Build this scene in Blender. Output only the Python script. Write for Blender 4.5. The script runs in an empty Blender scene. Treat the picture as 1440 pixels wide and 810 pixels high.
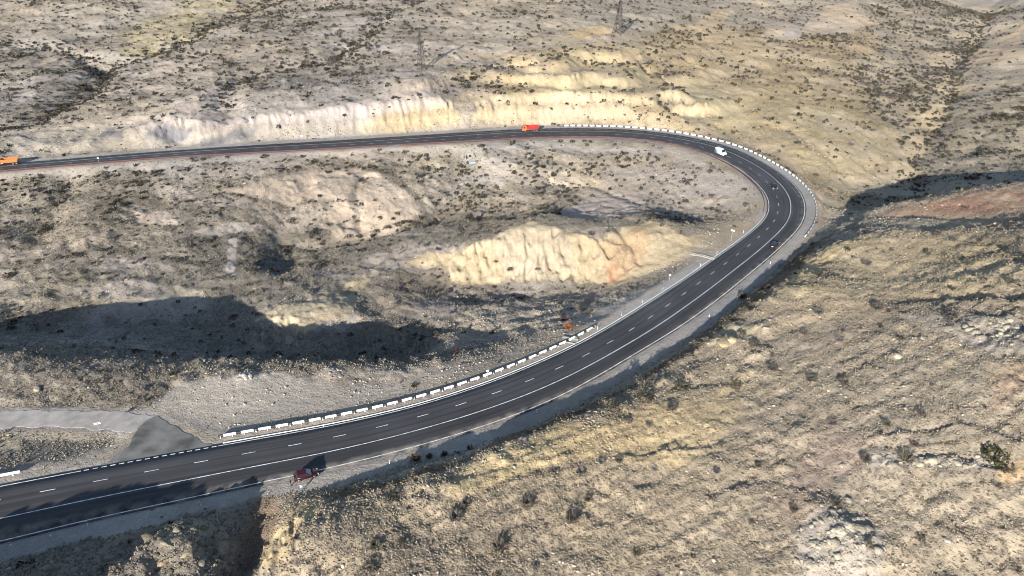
import bpy, bmesh, math, random
import numpy as np
from mathutils import Vector, Matrix
R = math.radians
rng = np.random.default_rng(7)
random.seed(7)
scn = bpy.context.scene
# ------------------------------------------------------------------ camera, sky, sun, exposure
CAMZ = 106.0; PITCH = R(31.313); FPX = 960.0          # 24 mm equivalent drone lens
cam_d = bpy.data.cameras.new('camera'); cam = bpy.data.objects.new('camera', cam_d)
scn.collection.objects.link(cam); scn.camera = cam
cam.location = (0, 0, CAMZ); cam.rotation_euler = (R(90) - PITCH, 0, 0)
cam_d.sensor_width = 36; cam_d.lens = 24; cam_d.clip_start = 1; cam_d.clip_end = 6000
SUN_EL, SHAD_AZ = R(18.8), R(20.5)                    # the shadows fall away from the camera and to the right
w = bpy.data.worlds.new('World'); scn.world = w; w.use_nodes = True
nt = w.node_tree; bg = nt.nodes['Background']; sky = nt.nodes.new('ShaderNodeTexSky')
sky.sky_type = 'NISHITA'; sky.sun_disc = False; sky.sun_elevation = SUN_EL; sky.sun_rotation = SHAD_AZ + math.pi
sky.altitude = 1200; sky.air_density = 1.0; sky.dust_density = 1.2
nt.links.new(sky.outputs[0], bg.inputs[0]); bg.inputs[1].default_value = 0.09
sl = bpy.data.lights.new('sun', 'SUN'); sl.energy = 5.0; sl.angle = R(0.53); sl.color = (1.0, .95, .88)
so = bpy.data.objects.new('sun', sl); scn.collection.objects.link(so)
sd = Vector((math.sin(SHAD_AZ) * math.cos(SUN_EL), math.cos(SHAD_AZ) * math.cos(SUN_EL), -math.sin(SUN_EL)))
so.rotation_euler = sd.to_track_quat('-Z', 'Y').to_euler(); so.location = (-100, -100, 300)
scn.view_settings.view_transform = 'Standard'; scn.view_settings.look = 'None'
scn.view_settings.exposure = 1.35; scn.view_settings.gamma = 1
scn.render.engine = 'CYCLES'
try:
    scn.cycles.filter_width = 1.0; scn.cycles.max_bounces = 3; scn.cycles.diffuse_bounces = 2; scn.cycles.glossy_bounces = 2
except Exception: pass

# ------------------------------------------------------------------ numeric helpers
BS = -0.0616                                          # the valley floor falls gently away from the viewer
def plane(x, y): return BS * (y - 130.0)
CP, SP = math.cos(PITCH), math.sin(PITCH)
def rays(px, py):
    u = (np.asarray(px, float) - 720) / FPX; v = (np.asarray(py, float) - 405) / FPX
    return u, CP - v * SP, -(SP + v * CP)
def unp(px, py, h=0.0):                               # point h metres above the road plane seen at that pixel
    dx, dy, dz = rays(px, py)
    t = (CAMZ - h + BS * 130.0) / (BS * dy - dz)
    return np.stack([t * dx, t * dy], -1)
def proj(x, y, z):
    dz = z - CAMZ
    zc = y * CP - dz * SP; v = -(y * SP + dz * CP)
    return 720 + FPX * x / zc, 405 + FPX * v / zc, zc
_T = [np.random.default_rng(100 + k).random((256, 256)) for k in range(4)]
def vnoise(x, y, k=0):
    x = np.asarray(x, float); y = np.asarray(y, float)
    xi = np.floor(x).astype(int); yi = np.floor(y).astype(int); fx = x - xi; fy = y - yi
    fx = fx * fx * fx * (fx * (fx * 6 - 15) + 10); fy = fy * fy * fy * (fy * (fy * 6 - 15) + 10)
    T = _T[k % 4]; a = xi & 255; b = yi & 255; a1 = (xi + 1) & 255; b1 = (yi + 1) & 255
    return (T[a, b] * (1 - fx) + T[a1, b] * fx) * (1 - fy) + (T[a, b1] * (1 - fx) + T[a1, b1] * fx) * fy
def fbm(x, y, sc, o=4, k=0, rough=.5):
    r = 0; a = 1; s = 0
    for i in range(o):
        c, d = math.cos(.6 + i * 1.1), math.sin(.6 + i * 1.1)
        r = r + a * (vnoise((c * x - d * y) / sc + 17.3 * i, (d * x + c * y) / sc - 9.1 * i, k + i) - .5); s += a; a *= rough; sc *= .47
    return r / s * 2
def sst(x, a, b):
    t = np.clip((x - a) / (b - a), 0, 1); return t * t * (3 - 2 * t)
def bil(G, x0, y0, st, x, y):
    gx = np.clip((np.asarray(x, float) - x0) / st, 0, G.shape[0] - 1.001); gy = np.clip((np.asarray(y, float) - y0) / st, 0, G.shape[1] - 1.001)
    i = gx.astype(int); j = gy.astype(int); fx = gx - i; fy = gy - j
    return (G[i, j] * (1 - fx) + G[i + 1, j] * fx) * (1 - fy) + (G[i, j + 1] * (1 - fx) + G[i + 1, j + 1] * fx) * fy
def gauss1(a, s, st):
    n = int(3 * s / st); k = np.exp(-.5 * (np.arange(-n, n + 1) * st / s) ** 2); k /= k.sum()
    a = np.asarray(a, float)
    p0 = a[0] + (a[0] - a[1]) * np.arange(n, 0, -1)[:, None] if a.ndim > 1 else np.full(n, a[0])
    p1 = a[-1] + (a[-1] - a[-2]) * np.arange(1, n + 1)[:, None] if a.ndim > 1 else np.full(n, a[-1])
    q = np.concatenate([p0, a, p1])
    if a.ndim > 1: return np.stack([np.convolve(q[:, i], k, 'valid') for i in range(a.shape[1])], 1)
    return np.convolve(q, k, 'valid')
def resample(P, st):
    s = np.r_[0, np.cumsum(np.linalg.norm(np.diff(P, axis=0), axis=1))]
    q = np.arange(0, s[-1], st); return np.stack([np.interp(q, s, P[:, i]) for i in range(P.shape[1])], 1)

# ------------------------------------------------------------------ the road's course
DASH = [(67,690),(145,675),(219,661),(291,648),(361,635),(428,624),(491.7,610.7),(551.7,596.7),(609,581.3),(662,564.7),(712,548),(756.7,531),(797.7,512.7),(834,494.7),(866.7,476.7),(896,459),(921.7,441.7),(945,425),(966.7,410),(987,395),(1006,381),(1024,367.7),(1041,355),(1056.7,343),(1069,331.7),(1082,320),(1091,309.7),(1095,298.7),(1096,287.7),(1094,276.7),(1088,266),(1078.8,256.3),(1069.4,246.7),(1056.7,237.2),(1042.8,229),(1026.4,221),(1008,213.3),(989,207),(968,202),(945.6,197.6),(922,194),(898,191.4),(873,189.4),(848,188.5),(821.7,188.3),(797,188.3),(772,188.6),(724,190.2),(699,191.7),(600,197.5),(480,204.5),(350,211.5),(233,218),(109,228),(27,235.5)]
EA = [(0,683.3),(112,661.7),(306.7,626.7),(480,595),(580,573),(687,539),(813,485),(900,433),(960,395),(1040,338.5),(1062,321.5),(1074,309.6),(1080,299),(1081,289),(1078.5,277),(1073,269),(1065.6,260),(1049,245.6),(1026.7,230.6),(993,215.6),(960,205),(863,195),(763,194),(680,197.8),(480,208.3),(233,221.7),(80,234),(0,239)]
EB = [(0,763),(73,742),(283,699),(377,676),(480,656),(547,638),(640,613),(733,583),(823,541),(880,504),(960,459),(1020,414),(1086,359),(1105,340),(1120,326),(1129,311),(1133,298),(1132.6,289),(1129,277),(1121,264),(1109.6,252),(1096,243),(1082,234.4),(1060,221.7),(1038,211),(1015.6,202),(987.8,194),(960,188.5),(840,179),(763,180),(680,184.4),(480,197),(300,207.5),(160,219.2),(78,225),(0,230)]
def ext(P, a, b):
    P = np.asarray(P); d0 = P[0] - P[1]; d0 /= np.linalg.norm(d0); d1 = P[-1] - P[-3]; d1 /= np.linalg.norm(d1)
    return np.vstack([P[0] + d0 * a, P, P[-1] + d1 * b])
dp = np.array(DASH); ST = 1.0
CL = ext(unp(dp[:, 0], dp[:, 1]), 120, 200)
CL = gauss1(resample(CL, ST), 7, ST); CL = resample(CL, ST)
NS = len(CL)
T_ = np.gradient(CL, axis=0); T_ /= np.linalg.norm(T_, axis=1)[:, None]
NR = np.stack([T_[:, 1], -T_[:, 0]], 1)               # right-hand normal = the outer side of the bend
def offs(px):
    q = np.array(px); W = ext(unp(q[:, 0], q[:, 1]), 120, 200); W = resample(W, .5)
    d = ((W[:, None, :] - CL[None]) ** 2).sum(2); k = d.argmin(1)
    o = ((W - CL[k]) * NR[k]).sum(1)
    idx = np.argsort(k); kk, first = np.unique(k[idx], return_index=True)
    return np.interp(np.arange(NS), kk, o[idx][first])
OA = gauss1(offs(EA), 9, ST); OB = gauss1(offs(EB), 9, ST)
OA = np.clip(OA, -6.6, -3.6); OB = np.clip(OB, 7.6, 12)
OA = gauss1(OA, 5, ST); OB = gauss1(OB, 5, ST)
OS = .46 * OB                                          # the solid line
def station(px, py):
    W = unp(px, py); return int(((CL - W) ** 2).sum(1).argmin())
def road_pt(k, o, dz=0.0):
    k = float(np.clip(k, 0, NS - 1.01)); i = int(k); f = k - i
    c = CL[i] * (1 - f) + CL[i + 1] * f; n = NR[i] * (1 - f) + NR[i + 1] * f
    p = c + n * o; return Vector((p[0], p[1], plane(p[0], p[1]) + dz))

# ------------------------------------------------------------------ terrain: control heights (seen at, height above the road plane)
CT = """
0,775,.3 100,755,.2 0,805,2 60,790,3 130,800,4 200,770,2.5 240,745,3 260,765,3.2 235,800,3 300,800,2 300,720,1.2 330,760,-.5 350,800,-2 360,730,0 400,712,1 405,760,4 450,712,3 470,770,5
200,735,1.8 520,700,4.5 570,685,5.5 600,674,6.2 640,660,5.2 693,632,5.4 727,619,5.6 787,595,5.6 813,578,5.4 860,560,5.4 920,530,5.6 960,506,5.8 993,482,6.2 1030,454,7.2 1060,430,8.8 1090,407,10.4 1120,386,11.8 1160,350,10.5 1200,336,12.5 1250,318,13
600,800,3 600,740,3.5 500,800,4 750,800,2 700,720,4.5 800,660,5.5 900,740,3 900,620,6.5 1000,800,2.5 1000,680,6 1050,560,8 1100,480,10 1200,800,4 1200,680,8 1200,560,12 1200,450,13.5 1200,390,12.5 1300,360,16 1300,480,17 1300,640,13 1300,740,8
1440,800,8 1440,700,13 1440,600,18 1440,480,23 1440,400,25 1440,340,25 1350,330,20 1300,318,15 1440,318,24 1700,318,34 1700,500,32 1700,800,16 900,860,0 1200,900,0 1600,950,5 600,860,1 400,850,0
1300,296,12.5 1440,295,18.5 1300,281,13 1360,270,16 1440,259,19 1700,245,26 1250,290,9.5 1215,300,7
-50,780,1 -150,800,2 -300,800,3
0,640,-.5 60,625,-1 120,612,-1 0,608,-.3 100,590,-.3 180,590,-.2 -150,590,-.5 0,582,-.3 100,580,-.3 250,600,-.3 330,590,-.4 300,560,0 420,570,-.3 400,545,0 500,560,-.3 250,540,.5
0,560,1 0,530,3 0,506,3.6 80,545,1.0 150,560,.8 120,508,1.6 200,530,1.2 200,512,.6 300,520,.6 300,512,.4 400,518,.6 400,508,.2 500,522,0 500,510,0 590,520,-.5 600,512,-.6 560,545,-.3 680,500,-1 760,480,-1 850,452,-1.5 700,510,-.4 780,485,-.5 -150,520,3 -300,540,3
0,465,-17 100,470,-19 200,475,-19 300,480,-19 400,490,-17 500,485,-15.5 560,490,-14 600,495,-9 640,482,-5 -150,470,-18
0,425,-17 100,425,-17.5 200,425,-17.5 300,430,-17 330,445,-17.5 350,470,-16 400,468,-12.5 430,478,-12 470,460,-12 440,430,-10 500,440,-11 380,430,-14 560,455,-10 620,465,-8 700,470,-6 760,460,-4 800,452,-2.5 600,430,-11 -150,420,-17
0,390,-17 100,390,-16.5 200,390,-16 300,390,-16 0,350,-12 60,310,-11 100,340,-12.5 200,340,-13.5 320,335,-13 325,385,-15 400,370,-17.5 390,330,-16 450,370,-16.5 500,380,-14 540,400,-12 480,410,-12.5 560,370,-13 0,300,-9 0,262,-3.5 100,256,-3.5 100,285,-7 200,250,-3.5 200,290,-9 150,310,-9 300,245,-4 300,280,-8 250,300,-9 -150,300,-8 -150,262,-4
360,262,-6 400,255,-5.5 440,245,-5.5 480,238,-5 530,245,-5.5 570,270,-9.5 600,297,-14 460,270,-8 470,330,-17 520,325,-16.5 560,318,-16 430,345,-18 400,290,-10 420,310,-14
480,225,-3.5 560,222,-3 620,225,-4.5 655,222,-4.5 660,235,-6.5 645,270,-11 610,305,-15 700,225,-3 760,215,-2 760,240,-5 700,260,-9 800,265,-9 850,215,-2 850,250,-6 900,225,-3 960,225,-1.5 960,260,-5 1000,250,-2 1030,250,-1 1050,270,-.8 1055,300,-.8 1030,295,-3 980,290,-6.5 900,290,-5 800,295,-7 780,300,-7 700,300,-12 640,305,-14 750,280,-10 960,308,-4.5 1020,312,-.8
600,330,-12 650,325,-8 700,327,-4 713,322,-1.5 757,312,.8 790,324,.8 850,334,0 875,322,1.5 917,312,2.8 940,322,3 960,333,1.5 1000,325,0 680,336,-4 640,342,-8 590,362,-11 560,345,-13.5
630,403,-15 713,402,-14 797,397,-11.5 863,403,-8.5 900,393,-5 940,380,-2.5 965,368,-.8 985,350,-.6 700,430,-11 800,425,-9 760,440,-8.5 850,430,-4.5 880,420,-2.5 650,445,-10 580,420,-12 900,415,-1.5 940,395,-1
757,304,-3 830,309,-3.5 870,306,-2 917,303,-.5
0,218,.5 60,212,.8 150,207,.8 250,198,.8 350,195,.6 -150,222,1 0,195,3 100,185,3 0,160,8 60,170,5 130,160,8 200,190,1.5 215,166,9 150,172,5 250,192,1 260,163,10 300,190,1 300,162,10 360,160,11 380,188,1 420,160,11 440,185,1 480,152,12.5 480,185,1 530,149,13 540,180,1 600,130,18 600,175,1 640,152,13 650,176,1 550,135,16 500,138,15 655,158,9 665,150,12
700,172,1 720,145,10 760,172,1 760,150,9 790,132,15 820,172,1 850,135,13 900,145,8 900,172,1 950,165,2.5 1000,182,0 1000,165,3 860,110,20 800,105,22 800,80,26 880,80,25 700,110,19 760,95,24 920,110,16 960,130,10 720,75,26 870,45,33
1030,195,-2 1070,212,-4 1110,240,-5 1150,262,-8 1150,285,-4 1160,305,-2.5 1170,318,0 1200,285,-8 1220,270,-11 1270,270,-12.5 1285,250,-11 1295,220,-9 1310,180,-5 1340,130,0 1345,95,4 1370,60,8 1385,20,13 1400,0,16
1050,170,1 1100,200,-1 1150,220,-4 1200,240,-8 1100,150,5 1200,200,-3 1250,220,-7 1200,150,3 1250,180,-2 1280,150,0 1150,100,12 1100,60,20 1200,60,20 1210,20,30 1150,45,22 1150,15,31 1070,55,24 1260,100,8 1300,60,13 1050,100,13 1020,120,10 1000,60,24 1000,20,34 1000,0,40 1100,0,38 1250,0,34 1320,0,26 930,30,34 940,80,22
1320,250,-8 1360,225,-3 1340,180,-2 1380,150,4 1440,225,-1 1440,170,6 1370,95,7 1400,88,12 1440,70,18 1440,110,11 1440,30,24 1420,95,10 1700,200,6 1700,100,16 1700,0,30 1440,0,28
0,130,10 0,95,14 50,100,15 100,110,14 60,135,11 140,95,14 150,130,10 200,130,13 170,80,18 250,110,16 250,70,22 330,120,17 400,110,18 480,110,18 560,100,21 400,70,26 480,60,28 560,60,29 300,40,31 340,20,34 200,30,30 100,50,24 0,50,23 0,0,40 150,0,42 300,0,42 450,0,42 600,0,45 700,0,46 800,0,45 900,0,43 650,50,31 700,40,34 800,40,34 620,80,26 660,90,22 -200,0,42 -200,100,16 -200,160,8 -400,0,42
"""
cp = np.array([[float(v) for v in s.split(',')] for s in CT.split()])
cp = cp[~((cp[:, 0] > 185) & (cp[:, 0] < 945) & (cp[:, 1] > 124) & (cp[:, 1] < 194))]
XY = unp(cp[:, 0], cp[:, 1], cp[:, 2]); HH = cp[:, 2]
ex = [(-1000,1500,150),(-500,1500,150),(0,1500,140),(500,1500,150),(1000,1500,150),(-1300,900,110),(1300,900,120),(-900,650,60),(900,650,80),(-1000,300,30),(1000,300,60),(-700,300,5),(650,150,50),(600,0,40),(300,0,15),(100,20,-2),(-100,0,5),(0,-40,0),(-300,-50,20),(200,40,4),(-700,0,30),(0,900,85),(-400,900,85),(400,900,80),(0,1200,120)]
sx, sy = math.sin(SHAD_AZ), math.cos(SHAD_AZ)
ridge = []
for (px, py, dist) in [(-260,760,34),(-120,740,34),(0,742,33),(60,722,33),(110,707,33),(200,693,34),(280,684,35),(345,678,35)]:
    q = unp(px, py); ridge.append((q[0] - sx * dist, q[1] - sy * dist, dist * math.tan(SUN_EL) * .9 + .0616 * sy * dist * 0))
ridge = np.array(ridge); ridge[:, 2] *= np.array([1, 1, 1, 1, 1.02, 1.0, .95, .5])
pts = [XY]; hs = [HH]
pts.append(np.array([(a, b) for a, b, c in ex], float)); hs.append(np.array([c for a, b, c in ex], float))
pts.append(ridge[:, :2]); hs.append(ridge[:, 2])
e = ridge[-1]; pts.append(np.array([(e[0] + 9, e[1] + 1), (e[0] + 18, e[1] - 8), (e[0] + 2, e[1] + 9)])); hs.append(np.array([4., 1., 6.]))
pts.append(ridge[:, :2] - np.array([[4, 22]])); hs.append(ridge[:, 2] * .5)
for px_, hc in [(210,5),(235,8),(262,9.5),(290,8),(312,6.5),(330,8.5),(360,10),(390,10.5),(420,10.5),(450,11.5),(480,12.5),(510,13),(540,13),(565,14),(595,16),(620,15),(640,12.5),(657,11),(675,11),(700,11.5),(730,12.5),(760,13.5),(790,14.5),(820,14.5),(850,14),(880,12.5),(905,9.5),(930,5)]:
    k_ = int(np.argmin(np.abs(proj(CL[:, 0], CL[:, 1], plane(CL[:, 0], CL[:, 1]))[0] - px_) + 1e3 * (CL[:, 1] < 250)))
    q_ = [(7.5, .6), (8.5 + hc * .95, hc), (13 + hc * 1.1, hc + 1.2), (40, hc + 5)]
    pts.append(np.array([CL[k_] + NR[k_] * (OB[k_] + o) for o, _ in q_])); hs.append(np.array([v for _, v in q_]))
for o_ in ('A', 'B', 'C'):
    ks = np.arange(4, NS, 14)
    o = {'A': OA - 3.0, 'B': OB + 4.2, 'C': OB * 0 + 2}[o_][ks]
    pts.append(CL[ks] + NR[ks] * o[:, None]); hs.append(np.zeros(len(ks)))
PX = np.vstack(pts); PH = np.concatenate(hs)
keep = [0]
for i in range(1, len(PX)):                            # drop near-duplicates
    if ((PX[keep] - PX[i]) ** 2).sum(1).min() > 4: keep.append(i)
PX, PH = PX[keep], PH[keep]
def tps(r2): return np.where(r2 > 1e-12, .5 * r2 * np.log(np.maximum(r2, 1e-12)), 0)
Q = PX / 100.0; n = len(Q)
K = tps(((Q[:, None] - Q[None]) ** 2).sum(2)) + np.eye(n) * 2e-4
P = np.c_[np.ones(n), Q]; Mx = np.block([[K, P], [P.T, np.zeros((3, 3))]])
sol = np.linalg.solve(Mx, np.r_[PH, 0, 0, 0]); W_, A_ = sol[:n], sol[n:]
GX0, GY0, GST = -1400., -60., 3.0
gx = np.arange(GX0, 1400, GST); gy = np.arange(GY0, 1640, GST)
G = np.zeros((len(gx), len(gy)))
for i in range(0, len(gx), 8):
    X, Y = np.meshgrid(gx[i:i + 8] / 100, gy / 100, indexing='ij'); q = np.stack([X.ravel(), Y.ravel()], 1)
    r2 = (q ** 2).sum(1)[:, None] + (Q ** 2).sum(1)[None] - 2 * q @ Q.T
    G[i:i + 8] = (tps(r2) @ W_ + A_[0] + q @ A_[1:]).reshape(X.shape)
G = np.clip(G, -32, 190)
SL = np.hypot(*np.gradient(G, GST))
# distance-to-road grid
RX0, RY0, RST = -420., 20., 1.5
rx = np.arange(RX0, 320, RST); ry = np.arange(RY0, 430, RST)
OUT = np.zeros((len(rx), len(ry))); SGN = np.zeros_like(OUT)
for i in range(len(rx)):
    q = np.stack([np.full(len(ry), rx[i]), ry], 1)
    d = ((q[:, None] - CL[None, ::1]) ** 2).sum(2); k = d.argmin(1)
    o = ((q - CL[k]) * NR[k]).sum(1); dd = np.sqrt(d.min(1)); sg = np.where(o > 0, 1, -1)
    OUT[i] = np.where(sg > 0, dd - OB[k], dd + OA[k]); SGN[i] = sg
def inroad(x, y):
    ok = (x > RX0 + 2) & (x < rx[-1] - 2) & (y > RY0 + 2) & (y < ry[-1] - 2)
    return np.where(ok, bil(OUT, RX0, RY0, RST, x, y), 200.), bil(SGN, RX0, RY0, RST, x, y)
# gullies carved down the slopes (pixel course, depth, half width)
GUL = [([(0,186),(60,162),(125,134),(148,100)],3,9),([(150,95),(230,72),(290,40),(340,18),(400,-5)],3,10),([(148,100),(90,72),(0,62)],1.5,7),([(480,72),(520,45),(555,12),(600,-5)],2.5,8),([(300,150),(330,112),(400,95),(480,78)],2.5,8),
       ([(1285,262),(1300,205),(1338,140),(1342,96),(1375,55),(1400,0)],3,7),([(655,232),(640,280),(600,312),(500,335),(420,350),(395,380)],2.5,5),
       ([(800,70),(760,88),(700,92),(650,112)],1.6,5),([(960,128),(900,92),(830,88)],1.5,5),([(100,258),(70,300),(50,340),(0,365)],2,6),([(430,255),(400,300),(400,345)],1.5,4),
       ([(770,255),(840,265),(900,285)],1.2,3),([(1100,180),(1160,215),(1200,262)],1.5,5),([(1440,150),(1380,190),(1330,240)],1.5,7),([(360,735),(340,770),(320,815)],1.5,3.5),([(690,470),(600,455),(520,425),(470,395)],1.5,5),
       ([(870,322),(892,345),(900,372)],1.6,1.8),([(512,240),(500,270),(505,325)],1.2,2.5),([(800,325),(790,350),(800,385)],1.2,2.2)]
def seg_d(x, y, L):
    d = np.full(x.shape, 1e9)
    for a, b in zip(L[:-1], L[1:]):
        v = b - a; t = np.clip(((x - a[0]) * v[0] + (y - a[1]) * v[1]) / (v @ v), 0, 1)
        d = np.minimum(d, (x - a[0] - t * v[0]) ** 2 + (y - a[1] - t * v[1]) ** 2)
    return np.sqrt(d)
def base_hit(px, py):                                  # ray against the smooth base surface
    dx, dy, dz = [float(v) for v in rays(px, py)]
    t = np.arange(40, 2200, 1.5); x, y, z = t * dx, t * dy, CAMZ + t * dz
    g = bil(G, GX0, GY0, GST, x, y) + plane(x, y); k = np.argmax(z < g)
    return np.array([x[k], y[k]])
GU = [(np.array([base_hit(*p) for p in g[0]]), g[1], g[2]) for g in GUL]
# benches and ledges of harder rock: a step down towards the viewer
STEP = [([(1255,428),(1330,420),(1440,418),(1560,416)],1.6,2.5),([(1240,306),(1330,309),(1440,312),(1560,312)],2.0,3),([(1215,622),(1290,606),(1400,612)],.7,1),([(1225,640),(1300,628),(1390,622)],.6,1),([(1240,655),(1330,648),(1420,655)],.8,1),
        ([(1380,450),(1440,446),(1500,446)],1.2,1.4),([(1385,475),(1500,470)],.8,1),([(960,552),(1060,540),(1150,512)],.6,2),([(860,645),(960,640),(1010,636)],.6,1),([(1000,700),(1080,690),(1150,700)],.5,1.2)]
SP_ = [(np.array([base_hit(*p) for p in g[0]]), g[1], g[2]) for g in STEP]
# mounds (pixel, height, radius)
MND = [((245,752),1.2,5),((275,775),1.0,4),((215,790),1.0,5),((1185,770),2.0,6),((1160,730),1.2,4),((250,795),1.2,3),((180,188),1.5,6),((340,190),1.6,5),((232,186),1.2,5),((75,205),2,9),((120,208),1.5,8),((1075,458),1.2,2.6),((1015,478),1.4,3.4),((1320,762),1,3),((1300,230),1,3),((345,528),.8,2.5),((465,524),.8,2.5)]
MD = [(base_hit(*p), h, r) for p, h, r in MND]
TC = base_hit(830, 112)
def pip_sd(x, y, P):
    ins = np.zeros(x.shape, bool); d = np.full(x.shape, 1e9); n = len(P)
    for i in range(n):
        a, b = P[i], P[(i + 1) % n]
        c = (a[1] > y) != (b[1] > y)
        ins ^= c & (x < (b[0] - a[0]) * (y - a[1]) / (b[1] - a[1] + 1e-12) + a[0])
        v = b - a; t = np.clip(((x - a[0]) * v[0] + (y - a[1]) * v[1]) / (v @ v + 1e-9), 0, 1)
        d = np.minimum(d, (x - a[0] - t * v[0]) ** 2 + (y - a[1] - t * v[1]) ** 2)
    d = np.sqrt(d); return np.where(ins, d, -d)
SR_PX = [(-420,592),(-200,582),(0,578),(100,577),(170,579),(222,583),(300,620),(320,630),(200,660),(100,668),(150,650),(182,620),(188,607),(140,604),(60,600),(0,602),(-200,610),(-420,625)]
SRP = np.array([unp(a_, b_, 0) for a_, b_ in SR_PX])
YD = np.array([base_hit(a_, b_) for a_, b_ in [(205,588),(222,568),(255,540),(330,530),(440,532),(520,542),(600,530),(650,515),(690,512),(600,552),(480,592),(310,625),(290,618)]])
def Hh(x, y, detail=True):
    x = np.asarray(x, float); y = np.asarray(y, float)
    xw = x + 3.0 * fbm(x, y, 22, 3, 1); yw = y + 3.0 * fbm(x, y, 22, 3, 2)
    b = bil(G, GX0, GY0, GST, x, y)
    out, sg = inroad(x, y)
    for L, dep, wd in GU:
        m = (x > L[:, 0].min() - 4 * wd) & (x < L[:, 0].max() + 4 * wd) & (y > L[:, 1].min() - 4 * wd) & (y < L[:, 1].max() + 4 * wd)
        if m.any(): b[m] = b[m] - dep * np.exp(-(seg_d(xw[m], yw[m], L) / wd) ** 1.6)
    for L, dep, wd in SP_:
        m = (x > L[:, 0].min() - 25) & (x < L[:, 0].max() + 25) & (y > L[:, 1].min() - 25) & (y < L[:, 1].max() + 25)
        if m.any():
            yl = np.interp(x[m], L[:, 0], L[:, 1]); d = yw[m] - yl - (xw[m] - x[m]) * .3; fade = sst(x[m], L[0, 0] - 6, L[0, 0] + 6) * (1 - sst(x[m], L[-1, 0] - 6, L[-1, 0] + 6))
            b[m] = b[m] - fade * dep * sst(d, 0, wd * .6) * np.exp(-np.maximum(d, 0) / (dep * 5))
    for c, h, r in MD:
        m = (abs(x - c[0]) < 4 * r) & (abs(y - c[1]) < 4 * r)
        if m.any(): b[m] += h * np.exp(-(((xw[m] - c[0]) ** 2 + (yw[m] - c[1]) ** 2) / r ** 2))
    tm = np.exp(-(((x - TC[0]) / 95) ** 2 + ((y - TC[1]) / 75) ** 2) ** 2) * sst(out, 6, 25); bw = b + 1.2 * fbm(x, y, 30, 3, 2)
    b = b + tm * 1.25 * np.sin(bw * 2 * np.pi / 6.2)
    far = sst(y, 240, 480); k = np.clip((out - 4) / 14, 0, 1)
    rg = 1 - np.abs(fbm(x, y, 34, 5, 0, .55)) * 2.2     # rounded spurs and sharp draws
    dtl = rg * (.5 + .7 * far) * (.25 + .75 * sst(out, 15, 75)) - .3
    tr = sst(y, 60, 70) * (1 - sst(y, 260, 330)) * sst(x, -40, -15)
    dtl += fbm(x, y, 11, 5, 2, .6) * (.7 + .25 * far) * (1 - .5 * tr)
    if detail:
        dtl += fbm(x, y, 2.6, 4, 3, .65) * .42 + np.maximum(0, fbm(x, y, 5, 3, 1) - .15) * 1.1
    stp = sst(bil(SL, GX0, GY0, GST, x, y), .28, .6)
    rl = np.abs(fbm(x + 2 * fbm(x, y, 9, 2, 1), y * .45, 5.5, 4, 2, .6))
    dtl += stp * (1.1 - 5.0 * rl) * .8
    m = (x < 5) & (x > -110) & (y > 95) & (y < 170)
    if m.any(): dtl[m] = dtl[m] * (1 - .85 * sst(pip_sd(x[m], y[m], YD), -2, 2))
    dtl += tr * .30 * (.5 - 2.2 * np.abs(fbm((x * .9 + y * .43) * .22, (-x * .43 + y * .9), 3.2, 3, 1)))
    inn = sst(y, 140, 165) * (1 - sst(y, 330, 400)) * (1 - sst(x + .35 * (y - 200), 55, 95))
    dtl += inn * (.9 - 3.2 * np.abs(fbm(x + .5 * y, y - .2 * x, 24, 4, 3, .5))) * .75 * (1 - .8 * stp)
    b = b + dtl * k
    if SRP is not None:
        m = (x < -20) & (x > -260) & (y > 95) & (y < 150)
        if m.any():
            q = sst(pip_sd(x[m], y[m], SRP), -3.5, -.6); b[m] = b[m] * (1 - q) - .04 * q
    wS = np.where(sg > 0, 4.6, 3.0)
    edge = fbm(x, y, 4, 3, 0) * .6
    t = sst(out + edge, wS, wS + 4.0)
    h = b * t
    h = np.where(out < .8, -.12, np.where(out < 1.2, -.12 * (1.2 - out) / .4, h))
    h = h + np.where((out > 1.4) & (t < 1), .03 * fbm(x, y, 1.2, 2, 1), 0)
    return h
def Hz(x, y): return Hh(x, y) + plane(x, y)
# coarse height cache for ray hits of small things
CX0, CY0, CST = -420., 20., 1.0
def hit(px, py, h=0.0):
    dx, dy, dz = [float(v) for v in rays(px, py)]
    t = np.arange(60, 1100, .6); x, y, z = t * dx, t * dy, CAMZ + t * dz
    g = Hz(x, y); k = int(np.argmax(z < g + h))
    return Vector((x[k], y[k], g[k]))

# ------------------------------------------------------------------ ground colours and cover by zone: hex as the soil looks in sun, cover, shrubs, feather, outline
def alb(h):
    c = lin(h) ** .74 * .478 * np.array([1.03, .98, 1.0]); m = c.mean(); c = m + (c - m) * .96
    return c * (1 - .30 * min(1, max(0, (m - .25) / .12)))
def lin(h, k=1.0):
    c = np.array([int(h[i:i + 2], 16) / 255 for i in (0, 2, 4)]); return np.where(c < .04045, c / 12.92, ((c + .055) / 1.055) ** 2.4) * k
ALB = .60
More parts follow.
